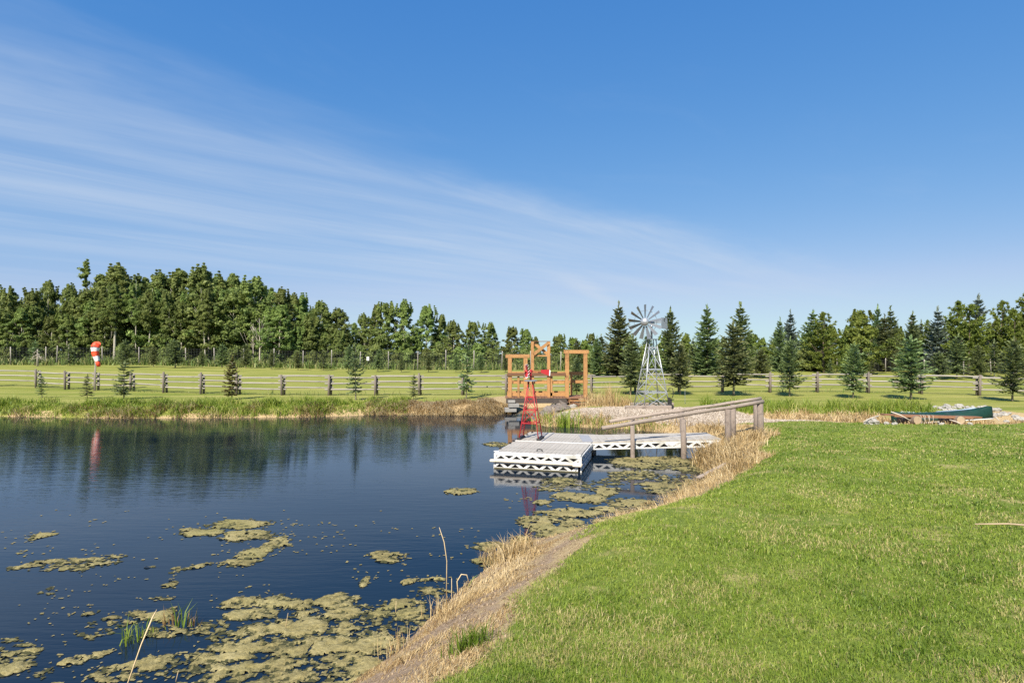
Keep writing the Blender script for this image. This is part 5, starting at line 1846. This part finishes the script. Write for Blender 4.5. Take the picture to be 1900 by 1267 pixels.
# ------------------------------------------------------------------ canoe, second hull, log raft and stones on the right
def canoe(label, nose, tail, hgt, beam, mat, rim):
    """upturned canoe from nose (near, high end) to tail; hull is lofted, gunwale rests low"""
    a, b = Vector(nose), Vector(tail)
    d = (b - a)
    L = d.length
    rz = math.atan2(d.y, d.x)
    c = empty('canoe', (a.x, a.y, a.z), rz, label, 'canoe', 'canoes on the bank')
    st, nn = 25, 13
    vs, fs = [], []
    rim_l, rim_r, keel = [], [], []
    for i in range(st):
        t = i / (st - 1)
        e = abs(2 * t - 1)
        wdt = beam / 2 * max(.03, (1 - e ** 2.4))
        dep = hgt * (.66 + .34 * e ** 3.0) * (1.0 if e < .97 else .86)
        sheer = -.0 - .05 * e ** 2
        for j in range(nn):
            q = math.pi * j / (nn - 1)
            cs, sn_ = math.cos(q), math.sin(q)
            yy = wdt * math.copysign(abs(cs) ** .75, cs)
            zz_ = sheer + (dep - sheer) * (sn_ ** .7)
            xo = 0
            if t < .06:
                xo = .10 * (sn_ - .5) * (1 - t / .06) * -1
            vs.append((t * L + xo * 0 - (.10 * (1 - sn_) * 0), yy, zz_))
        rim_l.append((t * L, wdt + .012, sheer + .005))
        rim_r.append((t * L, -wdt - .012, sheer + .005))
        keel.append((t * L, 0, dep + .004))
    for i in range(st - 1):
        for j in range(nn - 1):
            fs.append((i * nn + j, (i + 1) * nn + j, (i + 1) * nn + j + 1, i * nn + j + 1))
    fs.append(tuple(range(nn)))
    fs.append(tuple((st - 1) * nn + j for j in range(nn))[::-1])
    me = bpy.data.meshes.new('canoe hull')
    me.from_pydata(vs, [], fs)
    me.materials.append(mat)
    me.polygons.foreach_set('use_smooth', [len(f) == 4 for f in fs])
    me.update()
    h = link('hull', me, c)
    sd = h.modifiers.new('thick', 'SOLIDIFY')
    sd.thickness = .012
    for rr in (rim_l, rim_r):
        MB().path(rr, .020, 6).build('gunwale', rim, c, True)
    MB().path(keel, .009, 5).build('keel', mat, c, True)
    tilt = -math.atan2(a.z - b.z, Vector((d.x, d.y)).length)
    c.rotation_euler = (0, -tilt, rz)
    return c


gC = .42
canoe('dark green canoe lying upside down across the log raft', (wx(1842, 20.7), 20.7, hz(774, 20.7)), (wx(1655, 21.4), 21.4, .27), .45, .80, M['canoe_green'], M['alu'])
canoe('pale blue hull showing as a thin streak behind the green canoe', (wx(1812, 23.2), 23.2, hz(770, 23.2)), (wx(1672, 23.0), 23.0, .24), .34, .7, M['hull_blue'], M['alu'])  # pale blue streak above the green hull, built as a second hull
raft = empty('log_raft', (wx(1640, 20.2), 20.2, 0), 0, 'old plank raft on two round logs under the canoe', 'raft')
ro = Vector(raft.location)
for px in (1690, 1769):
    xx = wx(px, 20.1)
    z = hz(777.5, 20.1)
    MB().tube(Vector((xx, 19.78, z)) - ro, Vector((xx + .08, 20.75, z - .08)) - ro, .150, .145, 14, wob=.03).build('log', M['bark_dark'], raft, True)
    MB().lathe([(.138, 0), (.136, .012)], Vector((xx, 19.77, z)) - ro, (0, -1, 0), 14).build('log_end', M['log_end'], raft)
for k in range(1):
    a = Vector((wx(1637 + 6 * k, 20.05 + .28 * k), 20.05 + .28 * k, hz(770, 20.05) + .02))
    b_ = Vector((wx(1812, 20.05) + .1, 20.05 + .28 * k, hz(775.5, 20.05) + .03))
    MB().bar(a - ro, b_ - ro, .25, .05).build('deck_plank', M['deck_wood'], raft)
MB().bar(Vector((wx(1660, 19.9), 19.92, hz(771.5, 19.9))) - ro, Vector((wx(1806, 19.9), 19.92, hz(775.5, 19.9))) - ro, .05, .07).build('edge_board', M['deck_wood'], raft)
rp = MB()
for k, (px, dx) in enumerate(((1714, 8), (1720, 11), (1727, 9))):
    a = Vector((wx(px - dx / 2, 19.8), 19.84 - .02 * k, hz(771, 19.8)))
    b_ = Vector((wx(px + dx / 2, 19.8), 19.84 - .02 * k, hz(771, 19.8)))
    m_ = (a + b_) / 2 - Vector((0, .05, .30))
    rp.path([a + Vector((0, .12, .02)), a, a.lerp(m_, .55) - Vector((.03, 0, .03)), m_, b_.lerp(m_, .55) + Vector((.03, 0, -.03)), b_, b_ + Vector((0, .12, .02))], .007, 6)
tag(rp.build('rope_coil', M['rope'], None, True), 'pale rope hanging in loops over the raft edge', 'rope')
for i, (xa_, ya_, xb_, yb_, lab) in enumerate([(1655, 764, 1688, 780, 'bare branch poking down left of the first log end'), (1764, 779, 1786, 789, 'thin grey stick leaning right of the second log end'), (1632, 772, 1600, 782, 'dry branch reaching left from the raft'), (1845, 773, 1852, 780, 'short dark twig below the nose of the canoe')]):
    a, b_ = Vector((wx(xa_, 19.7), 19.75, hz(ya_, 19.7))), Vector((wx(xb_, 19.5), 19.45, hz(yb_, 19.5)))
    tag(MB().path([a, a.lerp(b_, .5) + Vector((0, 0, .03)), b_], [.022, .018, .012], 6).build('stick', M['dead_wood'], None, True), lab, 'stick', 'sticks round the raft')
st = Vector((wx(1584, 31), 0, 0))

WR = 'white stones heaped behind the canoes'
gr = random.Random(17)
for i in range(60):
    px = 1735 + 165 * (i / 59.0) + gr.uniform(-4, 4)
    if px < 1830:
        D = 25.2 + gr.uniform(-.9, .9) - (px - 1740) * .006
    else:
        D = 24.0 + gr.uniform(-.7, .7) - (px - 1830) * .022
    xx = wx(px, D)
    rock(xx, D, gr.uniform(.08, .16), RW[gr.randrange(5)], 'white stone of the heap behind the upturned green canoe' if px < 1845 else 'white stone of the low row right of the green canoe', WR, gr.uniform(-.07, .03), 'stone')
rock(wx(1619, 19.6), 19.6, .20, RW[1], 'single large white stone left of the raft', 'stones round the raft', .0, 'stone')
rock(wx(1608, 19.8), 19.75, .12, RW[2], 'smaller white stone leaning on the large white one', 'stones round the raft', 0, 'stone')
rock(wx(1645, 19.5), 19.5, .10, RW[3], 'low pale stone under the left end of the raft', 'stones round the raft', 0, 'stone')
rock(wx(1660, 19.4), 19.4, .09, RW[0], 'low pale stone left of the first log end', 'stones round the raft', 0, 'stone')
rock(wx(1800, 19.3), 19.3, .10, RW[4], 'low pale stone right of the second log end', 'stones round the raft', 0, 'stone')
rock(wx(1748, 19.3), 19.3, .08, RW[2], 'low pale stone between the two log ends', 'stones round the raft', 0, 'stone')

# ------------------------------------------------------------------ odd things lying about
a, b_ = Vector((wx(1302, 11.6), 11.7, 0)), Vector((wx(1374, 10.9), 11.9, 0))
a = Vector((3.95, 12.1, gz(3.95, 12.1) + .14))
b_ = Vector((4.72, 12.5, gz(4.72, 12.5) + .14))
tag(MB().bar(a, b_, .10, .03).build('loose_board', M['handrail'], None, bevel=.004), 'grey board lying in the straw on the near bank', 'board')
a = Vector((wx(1816, 5.9), 5.95, 0))
b_ = Vector((wx(1930, 5.9), 5.86, 0))
a.z, b_.z = gz(a.x, a.y) + .05, gz(b_.x, b_.y) + .05
tag(MB().path([a, a.lerp(b_, .5) + Vector((0, .01, .012)), b_], [.006, .010, .011], 6).build('lawn_stick', M['log_end'], None, True), 'thin pale stick lying on the green lawn', 'stick')


def reed(name, pts, r, mat, label, cat, group=None):
    return tag(MB().path(pts, r, 5).build(name, mat, None, True), label, cat, group)


M['reed_dry'] = simple('dry reed', (0.56, 0.43, 0.24), .7, var=.2, scale=9)
M['reed_green'] = simple('green reed', (0.15, 0.23, 0.05), .6, var=.25, scale=9)
NR = 'single dry reeds at the water edge'
D = 6.5
reed('dry_reed', [(wx(828, D), D, -.05), (wx(829, D), D, hz(1040, D)), (wx(824, D), D, hz(1005, D)), (wx(815, D), D, hz(978, D))], [.006, .005, .0055, .003], M['reed_dry'], 'tallest dry reed stalk leaning over the dark water', 'reed', NR)
reed('dry_reed', [(wx(838, 6.3), 6.3, -.05), (wx(838, 6.3), 6.3, hz(1072, 6.3))], [.004, .003], M['reed_dry'], 'short straight dry reed right of the tallest stalk', 'reed', NR)
D = 6.6
reed('dry_reed', [(wx(851, D), D, -.05), (wx(848, D), D, hz(1078, D)), (wx(856, D), D, hz(1065, D)), (wx(866, D), D, hz(1066, D)), (wx(870, D), D, hz(1080, D))], [.006, .006, .006, .005, .003], M['reed_dry'], 'dry reed bent over in a hook by the water', 'reed', NR)
reed('dry_reed', [(wx(868, D), D, hz(1090, D)), (wx(878, D), D, hz(1072, D)), (wx(886, D), D, hz(1066, D))], [.004, .004, .002], M['reed_green'], 'thin green reed leaning right of the hooked one', 'reed', NR)
D = 4.6
reed('dry_reed', [(wx(229, D), D, hz(1290, D)), (wx(262, 4.75), 4.75, hz(1195, 4.75)), (wx(283, 4.85), 4.85, hz(1145, 4.85)), (wx(291, 4.9), 4.9, hz(1130, 4.9))], [.006, .005, .007, .002], M['reed_dry'], 'long pale grass stalk rising from the bottom edge over the pond', 'reed', NR)
reed('dry_reed', [(wx(326, 4.9), 4.9, hz(1265, 4.9)), (wx(331, 4.9), 4.9, hz(1243, 4.9))], [.005, .002], M['reed_dry'], 'short straw stub above the algae at the bottom', 'reed', NR)
reed('dry_reed', [(wx(525, 5.8), 5.85, -.02), (wx(531, 5.8), 5.85, .16)], [.005, .002], M['reed_dry'], 'short upright straw among the algae mats', 'reed', NR)
reed('dry_reed', [(wx(734, 6.2), 6.2, -.02), (wx(735, 6.2), 6.2, .13)], [.005, .002], M['reed_dry'], 'short straw stub in the middle algae mat', 'reed', NR)


def tuft(px, D, n, h, spread, mat, label, cat, w_=.010, name='reed_clump', lean=.5, tl=(0.2, 1), z=None, group=None):
    x0 = wx(px, D)
    x = x0 + rng.normal(0, spread, n)
    y = D + rng.normal(0, spread * .7, n)
    zz_ = np.maximum(ground_z(x, y), -.03) if z is None else np.full(n, z)
    H = h * rng.uniform(.45, 1.1, n)
    a = rng.uniform(0, 6.28, n)
    mg = lean * rng.random(n)
    me = blade_mesh(name, np.stack([x - x0, y - D, zz_], 1), H, np.stack([np.cos(a) * mg, np.sin(a) * mg], 1), w_ * rng.uniform(.6, 1.2, n), rng.uniform(0, 6.28, n), rng.uniform(*tl, n), mat)
    return tag(link(name, me, None, loc=(x0, D, 0)), label, cat, group)


RC = 'reed clumps standing in the pond'
tuft(243, 5.55, 22, .30, .05, M['green_sedge'], 'green and brown reed clump with black reflection at lower left', 'reeds', .012, lean=.9, tl=(0, .9), group=RC)
tuft(262, 5.7, 26, .22, .10, M['green_sedge'], 'low yellow green reed clump beside the darker one', 'reeds', .010, lean=1.0, tl=(.3, 1), group=RC)
tuft(318, 5.95, 16, .24, .05, M['straw'], 'brown reed stubs at the tip of the algae mat', 'reeds', .012, lean=.4, tl=(0, .4), group=RC)
tuft(338, 5.9, 14, .30, .05, M['green_sedge'], 'green reed clump right of the brown stubs', 'reeds', .013, lean=.7, tl=(.2, .8), group=RC)
tuft(360, 5.9, 12, .22, .04, M['straw'], 'last small brown reed clump beside the algae', 'reeds', .012, lean=.6, tl=(.1, .7), group=RC)
tuft(735, 5.3, 60, .24, .10, M['straw'], 'pale dry tuft in the water off the bare bank', 'reeds', .006, lean=1.0, tl=(.3, 1), group=RC)
tuft(815, 6.05, 60, .24, .07, M['straw'], 'dry tuft bending over the water below the tallest stalk', 'reeds', .007, lean=1.2, tl=(.3, 1), group=RC)
tuft(1055, 22.3, 70, .85, .22, M['green_sedge'], 'tall green cattail clump behind the dock', 'reeds', .03, lean=.45, tl=(.1, .8), group=RC)
tuft(1042, 22.6, 40, .7, .15, M['green_sedge'], 'second green cattail clump left of the tall one', 'reeds', .03, lean=.5, tl=(.2, .95), group=RC)
tuft(1131, 26.6, 170, 1.15, .20, M['straw'], 'tall feathery straw grass clump left of the steel windmill', 'ornamental grass', .018, 'straw_grass_clump', .42, (.35, .9))
tuft(1118, 26.6, 110, .45, .22, M['straw'], 'lower straw clump beside the bridge steps', 'ornamental grass', .018, 'straw_grass_clump', .7, (.3, .8))
tuft(1160, 26.9, 160, .55, .30, M['straw'], 'orange tinged straw clump touching the windmill timber', 'ornamental grass', .018, 'straw_grass_clump', .7, (.2, .7))
tuft(872, 3.95, 260, .16, .08, M['lawn_blade'], 'dark green grass tuft at the bare bank edge', 'grass tuft', .006, 'grass_tuft', .9, (0, .45))
for i, (px, y_) in enumerate(((1268, 30.5),)):
    xx = wx(1271, 27.5)
    tag(MB().tube((0, 0, -.1), (0, 0, .75), .012, n=5).build('marker_rod', M['galv_dark'], None, loc=(xx, 27.5, gz(xx, 27.5))), 'thin dark rod stuck in the grass right of the windmill', 'rod')
